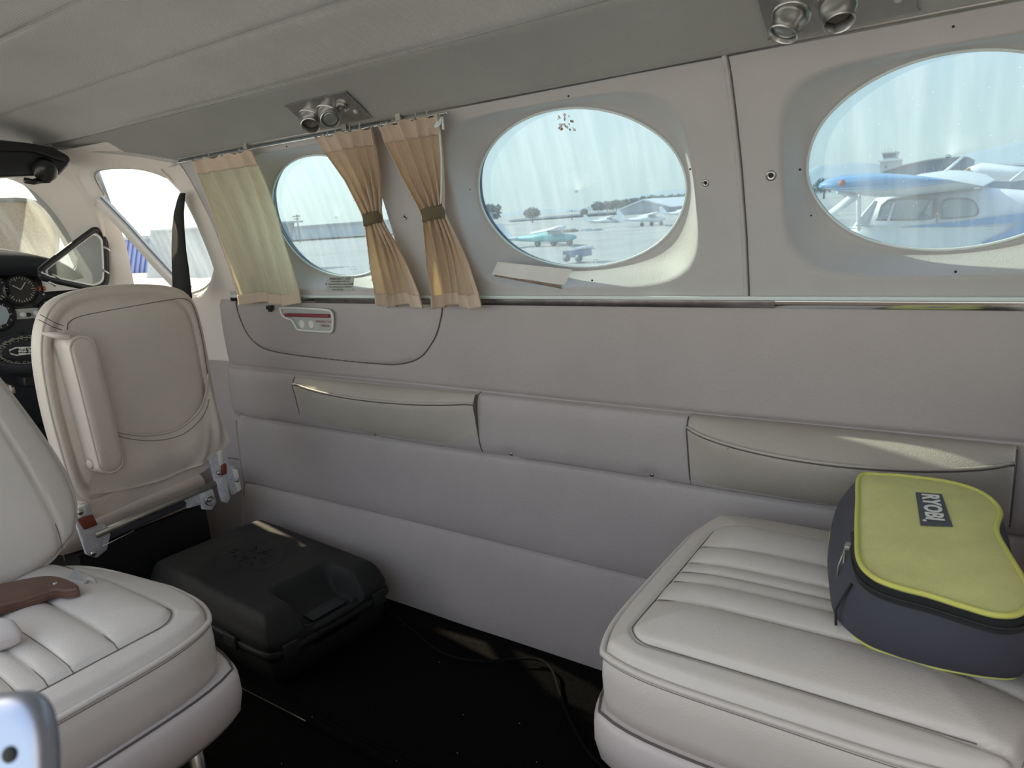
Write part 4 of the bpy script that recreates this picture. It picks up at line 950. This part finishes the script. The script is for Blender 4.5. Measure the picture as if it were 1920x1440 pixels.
def gauge(px, py, r, marks=24, refl=None, lit=False):
    c = PX(px, py, XI+.001); Mg = frame(c, (1, 0, 0), (0, -1, 0)) if False else frame(c, (1, 0, 0), (0, 1, 0))
    g = mk('gauge', *lathe([(r*1.14, 0), (r*1.14, .006), (r*1.02, .010), (r, .004), (r*.98, .003), (.0001, .003)], Mg, 40), M['dial'], ip, auto=40)
    mb = MB()
    for k in range(marks):
        a = 2*PI*k/marks; L = .22 if k % 3 == 0 else .12; mid = Mg @ Vector((r*(.9-L/2)*math.cos(a), r*(.9-L/2)*math.sin(a), .0035))
        mb.box(mid, (.0008, r*L, .0014), Matrix.Rotation(a, 3, 'X'))
    mb.build('gauge_ticks', M['white'], g, smooth=False)
    for a in ((2.2, .7) if marks < 30 else (.9, 2.5)):
        mk('needle', *(lambda b: (b.V, b.F))(MB().box(Mg @ Vector((r*.3*math.cos(a), r*.3*math.sin(a), .0045)), (.001, r*.6, .002), Matrix.Rotation(a, 3, 'X'))), M['white'], g, smooth=False)
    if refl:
        V, F = prism([PX(x, y, XI+.006) for x, y in refl], (.0005, 0, 0)); mk('painted_lit_face', V, F, M['sunglint'] if not lit else M['glassy'], g, smooth=False)  # bright polygon paints reflected light onto the gauge face
    return g
gauge(38, 543, .041, 30)
gauge(-4, 592, .040, 12, [(-26, 592), (-20, 574), (-4, 570), (12, 577), (18, 592), (12, 606), (-4, 612), (-20, 608)], True)
gauge(99, 582, .035, 24)
gauge(-16, 543, .040, 24)
c = PX(50, 588, XI+.002)
rp = mk('radio_plate', *(lambda b: (b.V, b.F))(MB().box(c, (.004, .072, .030), Matrix.Rotation(-.08, 3, 'X'))), M['plate'], ip, bevel=(.001, 2))
for px, m in ((42, 'white'), (67, 'white')): mk('radio_knob', *lathe([(.0085, 0), (.0085, .006), (.007, .008), (.0001, .008)], frame(PX(px, 590-(px-42)*.12, XI+.004), (1, 0, 0), (0, 1, 0)), 18), M[m], rp)
mk('radio_knob', *lathe([(.006, 0), (.006, .005), (.0001, .005)], frame(PX(53, 590, XI+.004), (1, 0, 0), (0, 1, 0)), 16), M['black'], rp)
for px in (71, 86): mk('warning_lamp', *lathe([(.0085, 0), (.0075, .004), (.0001, .006)], frame(PX(px, 542-(px-71)*.1, XI+.001), (1, 0, 0), (0, 1, 0)), 16), M['orange'], ip)
text('lettering', 'LANDING LIGHTS', .0085, Matrix(((0, 0, 1, PX(78, 537, XI+.002)[0]), (1, 0, 0, PX(78, 537, XI)[1]), (0, 1, 0, PX(78, 537, XI)[2]), (0, 0, 0, 1))), M['redtext'], ip)
for p in [(27, 575), (68, 575), (75, 604), (42, 623), (66, 570), (82, 552), (83, 566)]:
    mk('panel_screw', *lathe([(.005, 0), (.0045, .003), (.0001, .004)], frame(PX(*p, XI+.001), (1, 0, 0), (0, 1, 0)), 12), M['steel'] if p[1] in (552, 566) else M['black'], ip)
# control yoke
XY = -2.18
yk = thing('control_yoke', 'black control yoke with oval fretwork badge reading 340', 'yoke', tuple(PX(42, 690, XY)))
ell = [PX(42+52*math.cos(a), 657+(26*math.sin(a))-3*math.cos(a), XY) for a in np.linspace(0, 2*PI, 49)[:-1]]
c0 = np.mean(ell, axis=0)
V, F = ringstack([p[1:] for p in ell], c0[1:], [(1.1, -.03), (1.08, .0), (1.0, .012), (.5, .016)], lambda p, d: (XY+d, p[0], p[1])); mk('hub', V, F, M['pad'], yk)
mk('badge_rim', *tube([(XY+.013, *(c0[1:]+(p[1:]-c0[1:])*.93)) for p in ell], .0016, 6, True), M['steeldark'], yk)
mb = MB()
for rr, n in ((.84, 44), (.70, 36)):
    for k in range(n):
        a = 2*PI*k/n+rr; q = lambda r_, a_: (XY+.0155, c0[1]+r_*.086*math.cos(a_), c0[2]+r_*.044*math.sin(a_)); da = 2*PI/n*.55
        pts = [q(rr-.05, a), q(rr+.05, a), q(rr+.05, a+da)] if k % 2 else [q(rr+.05, a), q(rr-.05, a), q(rr-.05, a+da)]; mb.tube(pts, .0011, 5)
mb.build('fretwork', M['steeldark'], yk)
hexp = [PX(*p, XY+.017) for p in [(18, 657), (30, 652), (58, 651), (71, 654), (69, 659), (58, 663), (30, 666), (20, 663)]]
mk('badge_outline', *tube(hexp, .0018, 6, True), M['white'], yk)
Mt = lambda px, py, x: Matrix(((0, 0, 1, x), (1, 0, 0, PX(px, py, x)[1]), (0, 1, 0, PX(px, py, x)[2]), (0, 0, 0, 1)))
text('lettering', '340', .0145, Mt(60, 656, XY+.0175) @ Matrix.Rotation(.08, 4, 'Z'), M['white'], yk, bold=.0006)
mb = MB(); 
for i in range(3):
    for j in range(3): mb.box(PX(37+5*i, 654+4.5*j, XY+.0175), (.001, .0065 if (i+j) % 2 else .004, .0045))
mb.build('badge_centre', M['white'], yk, smooth=False)
arc = [PX(*p, XY+.01) for p in [(-120, 640), (-60, 668), (0, 688), (50, 692), (95, 680), (130, 655), (140, 610), (138, 570)]]
mk('yoke_rim', *tube(smooth_poly(arc, 6, False), .016, 12), M['pad'], yk)
mk('column', *tube([PX(42, 657, XY), PX(35, 645, XI)], .016, 12), M['steeldark'], yk)
mk('lower_switch_box', *(lambda b: (b.V, b.F))(MB().box(PX(70, 712, -2.28), (.06, .09, .032), Matrix.Rotation(-.12, 3, 'X'))), M['black'], ip, bevel=(.006, 2))
for k in range(4): mk('lower_switch', *(lambda b: (b.V, b.F))(MB().box(PX(5+6*k, 722+3*k, -2.2), (.02, .008, .018))), M['steeldark'] if k % 2 else M['white'], ip, bevel=(.002, 2))
# sun shade behind the windshield
sh = thing('windshield_cover', 'tan quilted windshield sunshade with dark rope binding', 'cover', tuple(PX(0, 520, -3.02)))
so2 = smooth_poly([PX(*p, -3.02)[1:] for p in [(-180, 400), (-100, 380), (0, 374), (50, 375), (82, 388), (100, 410), (107, 440), (104, 480), (95, 510), (-180, 520)]], 6)
V = [(-3.02, a, b) for a, b in so2]; V2, F2 = ringstack([np.array(p) for p in so2], np.mean(so2, axis=0), [(1, -.006), (1, 0), (.8, .003), (.4, .004)], lambda p, d: (-3.02+d, p[0], p[1]))
mk('quilted_sheet', V2, F2, M['shade'], sh)
mk('binding', *tube([(-3.014, *(np.mean(so2, axis=0)+(p-np.mean(so2, axis=0))*.985)) for p in so2], .007, 6, True), M['bark'], sh)
mk('outer_edge', *tube([(-3.016, *(np.mean(so2, axis=0)+(p-np.mean(so2, axis=0))*1.03)) for p in so2], .003, 6, True), M['shade'], sh)
# smoked sun visor and overhead box
XV = -1.95
vz = thing('sun_visor', 'smoked black folded sun visor and overhead box under the cockpit ceiling', 'visor', tuple(PX(40, 262, XV)))
vp = [PX(*p, XV) for p in [(-260, 262), (0, 262), (55, 268), (100, 276), (130, 293), (133, 302), (127, 312), (112, 328), (98, 332), (60, 330), (0, 332), (-260, 338)]]
V, F = prism(vp, (-.16, .05, .01)); mk('housing', V, F, M['visor'], vz, bevel=(.010, 3))
mk('upper_panel', *prism([PX(*p, XV+.012) for p in [(-200, 264), (30, 268), (85, 275), (122, 296), (125, 304), (60, 284), (-200, 276)]], (-.02, 0, 0)), M['black'], vz, bevel=(.003, 2))
mk('swivel_cup', *lathe([(.026, -.02), (.026, .008), (.020, .016), (.0001, .018)], frame(PX(84, 320, XV+.01), (1, -.3, -.5)), 24), M['visor'], vz)
mk('pivot_rod', *tube([PX(46, 338, XV), PX(62, 341, XV), PX(78, 338, XV)], .007, 8), M['black'], vz)
mk('pivot_clamp', *(lambda b: (b.V, b.F))(MB().box(PX(84, 337, XV), (.02, .022, .016))), M['black'], vz, bevel=(.004, 2))
# opened storm window
stm = thing('storm_window', 'open triangular storm window pane with dark rounded frame above the cockpit seat', 'window pane', tuple(PX(140, 545, -2.2)))
tri = [PX(*p, -2.2) for p in [(77, 512), (84, 500), (165, 440), (182, 431), (196, 440), (200, 456), (202, 515), (198, 532), (182, 540), (165, 539), (92, 524), (80, 520)]]
for k, q in enumerate(tri): tri[k] = q+np.array((-.05*(q[1]-.9), 0, 0))
ts = smooth_poly(tri, 5); tcn = np.mean(ts, axis=0)
mk('frame', *tube(ts, .0085, 10, True), M['gasket'] if False else M['black'], stm)
mk('inner_rim', *tube([tcn+(p-tcn)*.87 for p in ts], .0035, 8, True), M['white'], stm)
V = [tcn+(p-tcn)*.9 for p in ts]; mk('pane', V, [tuple(range(len(V)))], M['smoke'], stm, smooth=False)
for p in [(97, 516), (192, 465), (190, 508), (90, 530), (76, 512)]:
    q = PX(*p, -2.2)+np.array((.012, 0, 0)); mk('catch', *(lambda b: (b.V, b.F))(MB().tube([q, q+np.array((.012, -.006, .003)), q+np.array((.016, .006, -.01))], .0035, 8)), M['steel'], stm)
# shoulder belt
def stp(pts, w0, w1, y): 
    V = []; n = len(pts)
    for k, (px, py) in enumerate(pts):
        w = w0+(w1-w0)*k/(n-1)
        for dx, dy in ((-w, 0), (w, 0), (w, .004), (-w, .004)): V.append(np.array(P(px+dx, py, y))+np.array((0, dy, 0)))
    F = [(4*i+k, 4*i+(k+1) % 4, 4*i+4+(k+1) % 4, 4*i+4+k) for i in range(n-1) for k in range(4)]+[(0, 1, 2, 3), tuple(4*n-4+k for k in (3, 2, 1, 0))]; return V, F
sb = mk('shoulder_belt', *stp([(341, 362), (338, 375), (334, 400), (333, 430), (334, 470), (337, 505), (341, 560)], 4, 17, 1.055), M['strap'], None, top=('black shoulder belt hanging across the cockpit side window', 'seat belt'))
mk('roof_strip', *tube([mapc(x, z, -.012) for x, z in [(-1.785, 1.085), (-1.765, 1.04), (-1.735, .99), (-1.725, .965)]], .004, 8), M['cockpit'], cw)
mk('corner_cover', *gridm(lambda u, v: mapc(-1.705-.06*u, .76+.33*v, -.012-.006*math.sin(PI*u)), np.linspace(0, 1, 8), np.linspace(0, 1, 20)), M['cockpit'], cw)

# ------------------------------------------------------------ outside
GZ = -.90
V, F = gridm(lambda x, y: (x, y, GZ), [-4000, -600, -100, -20, 20, 100, 600, 4000], [-4000, -600, -100, -20, 20, 100, 600, 4000]); mk('ground', V, F, M['tarmac'], kind='structure', smooth=False)
def pp(poly, y): return [np.array(P(px, py, y)) for px, py in poly]
def slab(nm, poly, y, depth, m, parent=None, bev=None, **k):
    q = pp(poly, y)
    if nm in ('wall', 'shaft', 'wall_rib', 'corrugation'):
        zs_ = [p[2] for p in q]; lim = min(zs_)+.3*(max(zs_)-min(zs_))
        for p in q:
            if p[2] < lim: p[2] = GZ
    V, F = prism(q, (0, depth, 0)); return mk(nm, V, F, m, parent, smooth=bool(bev), bevel=bev, **k)
# hills: ridges with depth and a rounded crest
def ridge(nm, poly, y, m, depth):
    top = smooth_poly(pp(poly, y), 6, False); V = []; n = len(top)
    for q in top:
        hgt = q[2]-GZ
        for fy, fz in ((-.6, 0), (-.35, .45), (-.12, .85), (0, 1), (.15, .85), (.5, 0)): V.append((q[0], q[1]+fy*depth, GZ-2+hgt*fz+2*fz+.02*hgt*wob(q[0]*.01, fy*9, 0, 1)*(0 < fz < 1)))
    F = [(6*i+k, 6*i+k+1, 6*i+7+k, 6*i+6+k) for i in range(n-1) for k in range(5)]; return mk(nm, V, F, m, None, kind='structure')
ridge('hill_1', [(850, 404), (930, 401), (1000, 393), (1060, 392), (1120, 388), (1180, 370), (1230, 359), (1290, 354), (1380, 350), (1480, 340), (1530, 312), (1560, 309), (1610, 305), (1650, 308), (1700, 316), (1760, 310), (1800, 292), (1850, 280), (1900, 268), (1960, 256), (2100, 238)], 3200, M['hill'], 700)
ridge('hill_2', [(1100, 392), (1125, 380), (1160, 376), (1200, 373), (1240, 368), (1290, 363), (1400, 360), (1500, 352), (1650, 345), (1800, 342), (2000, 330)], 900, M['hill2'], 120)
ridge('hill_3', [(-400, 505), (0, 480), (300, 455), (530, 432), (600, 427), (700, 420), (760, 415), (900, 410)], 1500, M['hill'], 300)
# foliage trees
def tree(lab, px, base, top, w, y, palm=False, group=None):
    b = np.array(P(px, base, y)); b[2] = GZ; tz = P(px, top, y)[2]; R_ = w*y/FPX/1.0; t = thing('tree', lab, 'tree', tuple(b), group)
    hgt = tz-GZ
    mk('trunk', *tube([b, b+np.array((.02*hgt, 0, hgt*.55))], [R_*.10, R_*.06], 8), M['bark'], t)
    V = []; F = []
    for k in range(620 if not palm else 0):
        a = random.uniform(0, 2*PI); e = random.uniform(-.8, 1); rr = random.uniform(.55, 1.0)
        c = b+np.array((R_*rr*math.cos(a)*math.sqrt(max(0, 1-e*e))*1.0, R_*rr*math.sin(a)*math.sqrt(max(0, 1-e*e)), hgt*.62+hgt*.36*e*rr)); s = R_*random.uniform(.14, .30)
        n = len(V); d = rng.normal(0, 1, (3, 3)); V += [c+s*d[0]/np.linalg.norm(d[0]), c+s*d[1]/np.linalg.norm(d[1]), c+s*d[2]/np.linalg.norm(d[2])]; F.append((n, n+1, n+2))
    if palm:
        tp_ = b+np.array((0, 0, hgt*.85))
        for k in range(13):
            a = 2*PI*k/13; L = R_; n = len(V)
            for q in range(5):
                s = q/4; c = tp_+np.array((L*s*math.cos(a), L*s*math.sin(a), hgt*.10*math.sin(PI*s)-hgt*.10*s*s)); wv = np.array((-math.sin(a), math.cos(a), -.3))*L*.10*(1-s*.8); V += [c-wv, c+wv]
            F += [(n+2*q, n+2*q+1, n+2*q+3, n+2*q+2) for q in range(4)]
    f_ = mk('foliage', V, F, M['foliage'], t, smooth=False); f_['kind'] = 'stuff'
tree('large dark tree at the left edge of the middle window view', 922, 440, 383, 26, 128, group='trees beyond the airfield')
tree('rounded tree seen right of the large tree through the middle window', 1000, 440, 389, 18, 130, group='trees beyond the airfield')
tree('palm tree seen through the middle window', 1073, 425, 393, 13, 130, True, 'trees beyond the airfield')
tree('small bushy tree right of the palm in the middle window', 1096, 420, 391, 8, 140, group='trees beyond the airfield')
for k, px in enumerate(range(1122, 1300, 17)):
    tree(('leftmost', 'second', 'third', 'fourth', 'fifth', 'sixth', 'seventh', 'eighth', 'ninth', 'tenth', 'rightmost')[k]+' tree of the hazy row at the right side of the middle window', px, 410, 378-(px-1122)*.10+random.uniform(-2, 2), 13, 200+26*(k % 2), group='hazy tree row')
for k, px in enumerate((1545, 1585, 1622)): tree(('low dark tree at the left rim of the rear window, under the hills', 'low dark tree midway between the rear window rim and the control tower', 'low dark tree just left of the control tower')[k], px, 350, 335-k*1.5, 17, 215+30*(k % 2), group='trees below the hills')
# buildings
h1 = thing('hangar', 'pale blue long hangar row seen through the front cabin window', 'hangar', tuple(P(600, 440, 90)))
slab('wall', [(380, 470), (380, 439), (760, 411), (790, 409), (790, 432)], 90, 20, M['hangar2'], h1); slab('roof', [(380, 440), (380, 437), (760, 409), (790, 407), (790, 410)], 89.5, 21, M['greywall'], h1)
h2 = thing('hangar', 'dark arched-roof hangar beside the control tower', 'hangar', tuple(P(1735, 340, 160)))
arc2 = [(1652, 345), (1655, 322)]+[(1655+158*t, 322-29*math.sin(PI*(.5*t+.0))**.9+2*t) for t in np.linspace(.06, 1, 14)]+[(1813, 345)]
slab('wall', arc2, 160, 30, M['hangar'], h2)
slab('roof', [(px, py-1.6) for px, py in arc2[1:-1]]+[(px, py+.6) for px, py in arc2[1:-1]][::-1], 159, 32, M['greywall'], h2)
for k in range(9): slab('wall_rib', [(1670+16*k, 345), (1670+16*k, 318-(k*2 if k < 5 else 9)), (1671.2+16*k, 318-(k*2 if k < 5 else 9)), (1671.2+16*k, 345)], 159.6, .4, M['greywall'], h2)
h3 = thing('hangar', 'long flat-roofed dark hangar at the right edge behind the parked aeroplane', 'hangar', tuple(P(1900, 340, 110)))
slab('wall', [(1838, 342), (1838, 312), (2100, 302), (2100, 335)], 110, 20, M['hangar'], h3); slab('roof', [(1834, 313), (1834, 309), (2100, 298), (2100, 303)], 109, 22, M['whitepaint'], h3)
h4 = thing('hangar', 'pale gabled hangar beyond the parked aeroplanes in the middle window', 'hangar', tuple(P(1205, 400, 150)))
slab('wall', [(1160, 402), (1160, 392), (1205, 375), (1255, 388), (1255, 397)], 150, 25, M['hangar2'], h4); slab('roof', [(1157, 393), (1205, 373), (1259, 387), (1259, 389), (1205, 376), (1157, 395)], 149, 27, M['whitepaint'], h4)
h5 = thing('hangar', 'low dark hangar row behind the trees in the middle window', 'hangar', tuple(P(1030, 420, 170)))
slab('wall', [(955, 424), (955, 414), (1165, 396), (1165, 405)], 170, 20, M['hangar'], h5); slab('roof', [(953, 415), (953, 412), (1167, 394), (1167, 397)], 169, 22, M['hangar2'], h5)
ct = thing('shipping_container', 'blue corrugated shed seen through the open storm window', 'container', tuple(P(245, 500, 26)))
slab('wall', [(195, 560), (195, 452), (288, 446), (300, 448), (300, 552)], 24, 3, M['corr'], ct)
for k in range(11): slab('corrugation', [(200+9*k, 556-k*.6), (200+9*k, 453-k*.5), (204+9*k, 452.6-k*.5), (204+9*k, 556-k*.6)], 23.93, .09, M['corr'], ct)
slab('roof_edge', [(190, 452), (190, 447), (304, 440), (304, 447)], 23.8, 3.4, M['greywall'], ct)
cg = thing('block_wall', 'speckled grey building seen through the cockpit side window', 'building', tuple(P(345, 500, 20)))
slab('wall', [(282, 560), (282, 433), (420, 424), (420, 552)], 20, 4, M['greywall'], cg); slab('coping', [(280, 434), (280, 431), (423, 422), (423, 426)], 19.8, 4.4, M['hangar2'], cg)
po = thing('utility_pole', 'distant utility pole seen through the front cabin window', 'pole', tuple(P(555, 430, 80)))
mk('post', *tube([(P(556, 402, 80)[0], 80, GZ), P(556, 402, 80)], .12, 6), M['bark'], po); mk('crossarm', *tube([P(549, 406, 80), P(562, 405, 80)], .10, 6), M['bark'], po); mk('crossarm', *tube([P(550, 411, 80), P(561, 410, 80)], .08, 6), M['bark'], po)
tw = thing('control_tower', 'grey airport control tower with dark glass cab on the horizon', 'tower', tuple(P(1667, 340, 260)))
slab('shaft', [(1650, 345), (1650, 302), (1686, 299), (1686, 345)], 260, 7, M['tower'], tw)
slab('gallery', [(1646, 304), (1646, 301), (1687, 297), (1687, 300)], 259, 9, M['whitepaint'], tw)
slab('cab_glass', [(1657, 300), (1654, 288), (1681, 286), (1678, 299)], 260.5, 6, M['towerglass'], tw)
slab('cab_base', [(1656, 302), (1656, 297), (1679, 295), (1679, 300)], 260, 7, M['tower'], tw)
slab('cab_roof', [(1653, 289), (1653, 286.5), (1682, 284), (1682, 286.5)], 260, 7, M['tower'], tw)
slab('window_hole', [(1659, 315), (1659, 311), (1663, 311), (1663, 315)], 259.9, .3, M['towerglass'], tw)
for px, h_ in ((1659, 10), (1665, 14), (1671, 9), (1679, 15)): mk('mast', *tube([P(px, 287, 262), P(px, 287-h_, 262)], .09, 5), M['tower'], tw)
# parked high-wing aeroplane beyond the right window
ap = thing('parked_aeroplane', 'white and blue high-wing aeroplane parked close outside the rear window', 'aeroplane', tuple(P(1760, 450, 11.8)))
def airfoil(LE, TE, th, yv, n=14):
    LE, TE = np.array(LE), np.array(TE); out = []
    for i in range(n): t = (1-math.cos(PI*i/(n-1)))/2; out.append(LE+(TE-LE)*t+np.array((0, 0, th*(2.6*math.sqrt(t)*(1-t)*.85+.02))))
    for i in range(n-2, 0, -1): t = (1-math.cos(PI*i/(n-1)))/2; out.append(LE+(TE-LE)*t-np.array((0, 0, th*.35*math.sqrt(t)*(1-t)*2)))
    return out
def loft(secs, cap=True):
    n = len(secs[0]); V = [p for s in secs for p in s]; F = [(j*n+k, j*n+(k+1) % n, (j+1)*n+(k+1) % n, (j+1)*n+k) for j in range(len(secs)-1) for k in range(n)]
    if cap: F += [tuple(range(n-1, -1, -1)), tuple((len(secs)-1)*n+k for k in range(n))]
    return V, F
tipA = airfoil(P(1540, 350, 7.4), P(1768, 338, 7.4), .07, 0); tipB = airfoil(P(1534, 351, 7.7), P(1775, 337, 7.7), .12, 0)
rtA = airfoil(P(1625, 366, 11.3), P(1845, 350, 11.3), .17, 0)
V, F = loft([tipA, tipB]); mk('wing_tip', V, F, M['bluepaint'], ap)
md = [a*.75+b*.25 for a, b in zip(tipB, rtA)]
V, F = loft([tipB, md]); mk('near_wing', V, F, M['bluepaint'], ap)
V, F = loft([md, rtA]); mk('near_wing', V, F, M['hangar2'], ap)
rtB = airfoil(P(1690, 350, 12.4), P(1868, 338, 12.4), .2, 0); tpC = airfoil(P(1745, 331, 16.5), P(1850, 327, 16.5), .12, 0)
V, F = loft([rtA, rtB, tpC]); mk('far_wing', V, F, M['whitepaint'], ap)
mk('nav_light', *lathe([(.03, 0), (.026, .03), (.0001, .04)], frame(P(1579, 343, 7.38), (0, -1, 0)), 14), M['redtext'], ap)
def fsec(px, top, bot, hw, yc=11.95, p=3.2, n=28):
    a, b = np.array(P(px, top, yc)), np.array(P(px, bot, yc)); c = (a+b)/2; hh = (a[2]-b[2])/2; out = []
    for i in range(n): t = 2*PI*i/n; cc_, ss = math.cos(t), math.sin(t); out.append((c[0], c[1]+hw*math.copysign(abs(cc_)**(2/p), cc_), c[2]+hh*math.copysign(abs(ss)**(2/p), ss)))
    return out
V, F = loft([fsec(1420, 440, 500, .35), fsec(1470, 432, 515, .5), fsec(1585, 427, 525, .55), fsec(1600, 426, 525, .56), fsec(1618, 400, 525, .56), fsec(1642, 371, 525, .57), fsec(1700, 366, 522, .58), fsec(1845, 352, 510, .58), fsec(1900, 356, 495, .5), fsec(2050, 368, 470, .38), fsec(2300, 365, 430, .18)]); mk('fuselage', V, F, M['whitepaint'], ap)
YF = 11.36
def fpanel(nm, poly, m, y=YF, d=.03, bev=None): V, F = prism(pp(poly, y), (0, d, 0)); return mk(nm, V, F, m, ap, smooth=False)
fpanel('windshield', [(1603, 425), (1618, 402), (1640, 376), (1646, 378), (1628, 426)], M['glassdark'])
for wp_, in (([(1664, 374), (1748, 371), (1753, 378), (1751, 402), (1743, 412), (1648, 414), (1645, 409)],), ([(1768, 374), (1812, 371), (1828, 378), (1835, 392), (1834, 402), (1822, 407), (1768, 411), (1764, 405)],)):
    cN = np.mean(np.array(wp_), axis=0); sm = smooth_poly([np.array(p) for p in wp_], 3)
    fr_ = fpanel('window_frame', [tuple(p) for p in sm], M['rubberext'], YF-.006, .03)
    V, F = prism(pp([tuple(cN+(p-cN)*np.array((.90, .82))) for p in sm], YF-.018), (0, .012, 0)); mk('window_glass', V, F, M['glassdark'], fr_, smooth=False)
for pl_, m in (([(1663, 414), (1675, 380), (1678, 380), (1668, 414)], 'whitepaint'), ([(1720, 412), (1742, 375), (1745, 375), (1726, 412)], 'rubberext')): fpanel('cabin_tube', pl_, M[m], YF-.03, .01)
fpanel('seat_shape', [(1718, 413), (1719, 402), (1726, 398), (1734, 400), (1742, 405), (1743, 411)], M['hangar'], YF-.028, .01)
fpanel('cheat_line', [(1690, 426), (1790, 416), (1930, 398), (1960, 396), (1960, 412), (1900, 418), (1760, 427)], M['bluepaint'], YF-.008, .03)
fpanel('lower_stripe', [(1840, 455), (1880, 438), (1925, 412), (1960, 412), (1925, 448), (1860, 465)], M['bluepaint'], YF-.006, .03)
fpanel('door_line', [(1755, 371), (1756.3, 371), (1757.3, 426), (1756, 426)], M['rubberext'], YF-.007, .03)
fpanel('lower_cowl', [(1450, 427.5), (1880, 426), (1880, 428), (1450, 430)], M['rimwhite'], YF-.01, .03)
mk('wing_strut', *tube([P(1601, 369, 9.3), P(1556, 402, 11.2)], .05, 8), M['whitepaint'], ap)
mk('pillar', *tube([P(1610, 368, 10.4), P(1610.5, 430, 11.2)], .028, 8), M['whitepaint'], ap)
mk('strut_fairing', *tube([P(1572, 360, 8.6), P(1604, 368, 9.4)], .025, 8), M['whitepaint'], ap)
for a, b in (((1760, 331), (1808, 292)), ((1894, 340), (1925, 316))): mk('antenna', *tube([P(*a, 13), P(*b, 13)], .018, 6), M['whitepaint'], ap)
b2 = thing('parked_aeroplane', 'distant white aeroplane with orange nose seen above the near wing', 'aeroplane', tuple(P(1830, 330, 30)))
mk('fuselage', *loft([[np.array(P(px, py, 30))+np.array((0, .5*math.cos(a), r*math.sin(a))) for a in np.linspace(0, 2*PI, 13)[:-1]] for px, py, r in ((1806, 325, .05), (1815, 324, .18), (1840, 322, .3), (1900, 326, .25), (1990, 322, .1))]), M['whitepaint'], b2)
V, F = prism(pp([(1826, 318), (1838, 305), (1841, 304), (1833, 319)], 30), (0, .15, 0)); mk('tail_fin', V, F, M['whitepaint'], b2, smooth=False)
mk('nose_cone', *loft([[np.array(P(px, py, 29.9))+np.array((0, .5*math.cos(a), r*math.sin(a))) for a in np.linspace(0, 2*PI, 13)[:-1]] for px, py, r in ((1805, 325, .03), (1809, 324.6, .12), (1818, 324, .19))]), M['shade'], b2)
# distant parked aeroplanes in the middle window
def farplane(lab, cx, cy, y, s, m, fin=None):
    t = thing('parked_aeroplane', lab, 'aeroplane', tuple(P(cx, cy, y)), 'aeroplanes parked on the far apron')
    k = -.075; q = lambda dx, dy: (cx+dx*s, cy+dy*s+k*dx*s)
    mk('fuselage', *loft([[np.array(P(*q(dx, dy), y))+np.array((0, .55*r/8*s*y/60*math.cos(a), r*s*y/FPX*math.sin(a))) for a in np.linspace(0, 2*PI, 13)[:-1]] for dx, dy, r in ((-62, 2, 1), (-40, 3, 3), (-10, 4, 6), (15, 3, 9), (30, 6, 8), (48, 7, 6), (56, 7, 2))]), m, t)
    V, F = loft([airfoil(P(*q(42, -9), y-4), P(*q(22, -8.5), y-4), .12, 0), airfoil(P(*q(38, -6), y), P(*q(10, -5.5), y), .22, 0), airfoil(P(*q(-4, -3), y+5), P(*q(-14, -3), y+5), .12, 0)]); mk('wing', V, F, M['whitepaint'], t)
    V, F = prism(pp([q(-64, 0), q(-66, -22), q(-58, -22), q(-40, 0)], y), (0, .12, 0)); mk('tail_fin', V, F, M['whitepaint'], t, smooth=False)
    V, F = prism(pp([q(-66, 1), q(-50, 0), q(-44, 2), q(-60, 3)], y-1), (0, 2.4, 0)); mk('tailplane', V, F, M['whitepaint'], t, smooth=False)
    for dx in (-2, 22, 46):
        a = np.array(P(*q(dx, 6), y)); mk('gear_leg', *tube([a, np.array((a[0], a[1], GZ+.15))], .04, 5), M['hangar'], t); mk('wheel', *lathe([(.18, -.06), (.18, .06)], frame((a[0], a[1], GZ+.18), (0, 1, 0)), 12), M['rubberext'], t)
    V, F = prism(pp([q(14, -2), q(20, -6), q(32, -4), q(32, 1), q(14, 1)], y-.62*s), (0, .02, 0)); mk('window_glass', V, F, M['glassdark'], t, smooth=False)
farplane('teal-bodied parked aeroplane with a white fin, nearest in the middle window', 1010, 441, 34, 1.25, M['tealpaint'])
farplane('white parked aeroplane at the centre right of the middle window', 1205, 408, 60, .75, M['whitepaint'])
farplane('small white parked aeroplane behind the teal one in the middle window', 1130, 412, 85, .55, M['whitepaint'])
farplane('white parked aeroplane at the right end of the row in the middle window', 1275, 397, 70, .6, M['whitepaint'])
gc = thing('ground_cart', 'dark blue ground cart on the apron low in the middle window', 'cart', tuple(P(1072, 484, 22)))
slab('body', [(1056, 484), (1055, 471), (1088, 469), (1090, 482)], 22, .8, M['hangar'], gc); slab('canopy', [(1070, 468), (1072, 465), (1092, 463), (1092, 466)], 22, .8, M['whitepaint'], gc)
for px in (1062, 1085):
    a = P(px, 483, 22); mk('wheel', *lathe([(.13, -.05), (.13, .05)], frame((a[0], a[1], a[2]-.02), (0, 1, 0)), 12), M['rubberext'], gc)
for k, (px, c) in enumerate(((1040, 'whitepaint'), (1062, 'shade'), (1092, 'whitepaint'), (1112, 'hangar2'))):
    car = thing('parked_car', ('tiny white car left of the tan one, below the trees in the middle window', 'tiny tan car above the teal aeroplane in the middle window', 'tiny white car right of the teal aeroplane in the middle window', 'tiny grey car rightmost of the cars in the middle window')[k], 'car', tuple(P(px, 435, 55)), 'cars by the apron')
    slab('body', [(px-6, 437), (px-6, 433), (px+6, 432), (px+6, 436)], 55, 1.6, M[c], car); slab('cabin', [(px-3.5, 433), (px-2.5, 430.5), (px+2.5, 430), (px+4, 432.5)], 55.1, 1.4, M['glassdark'], car)
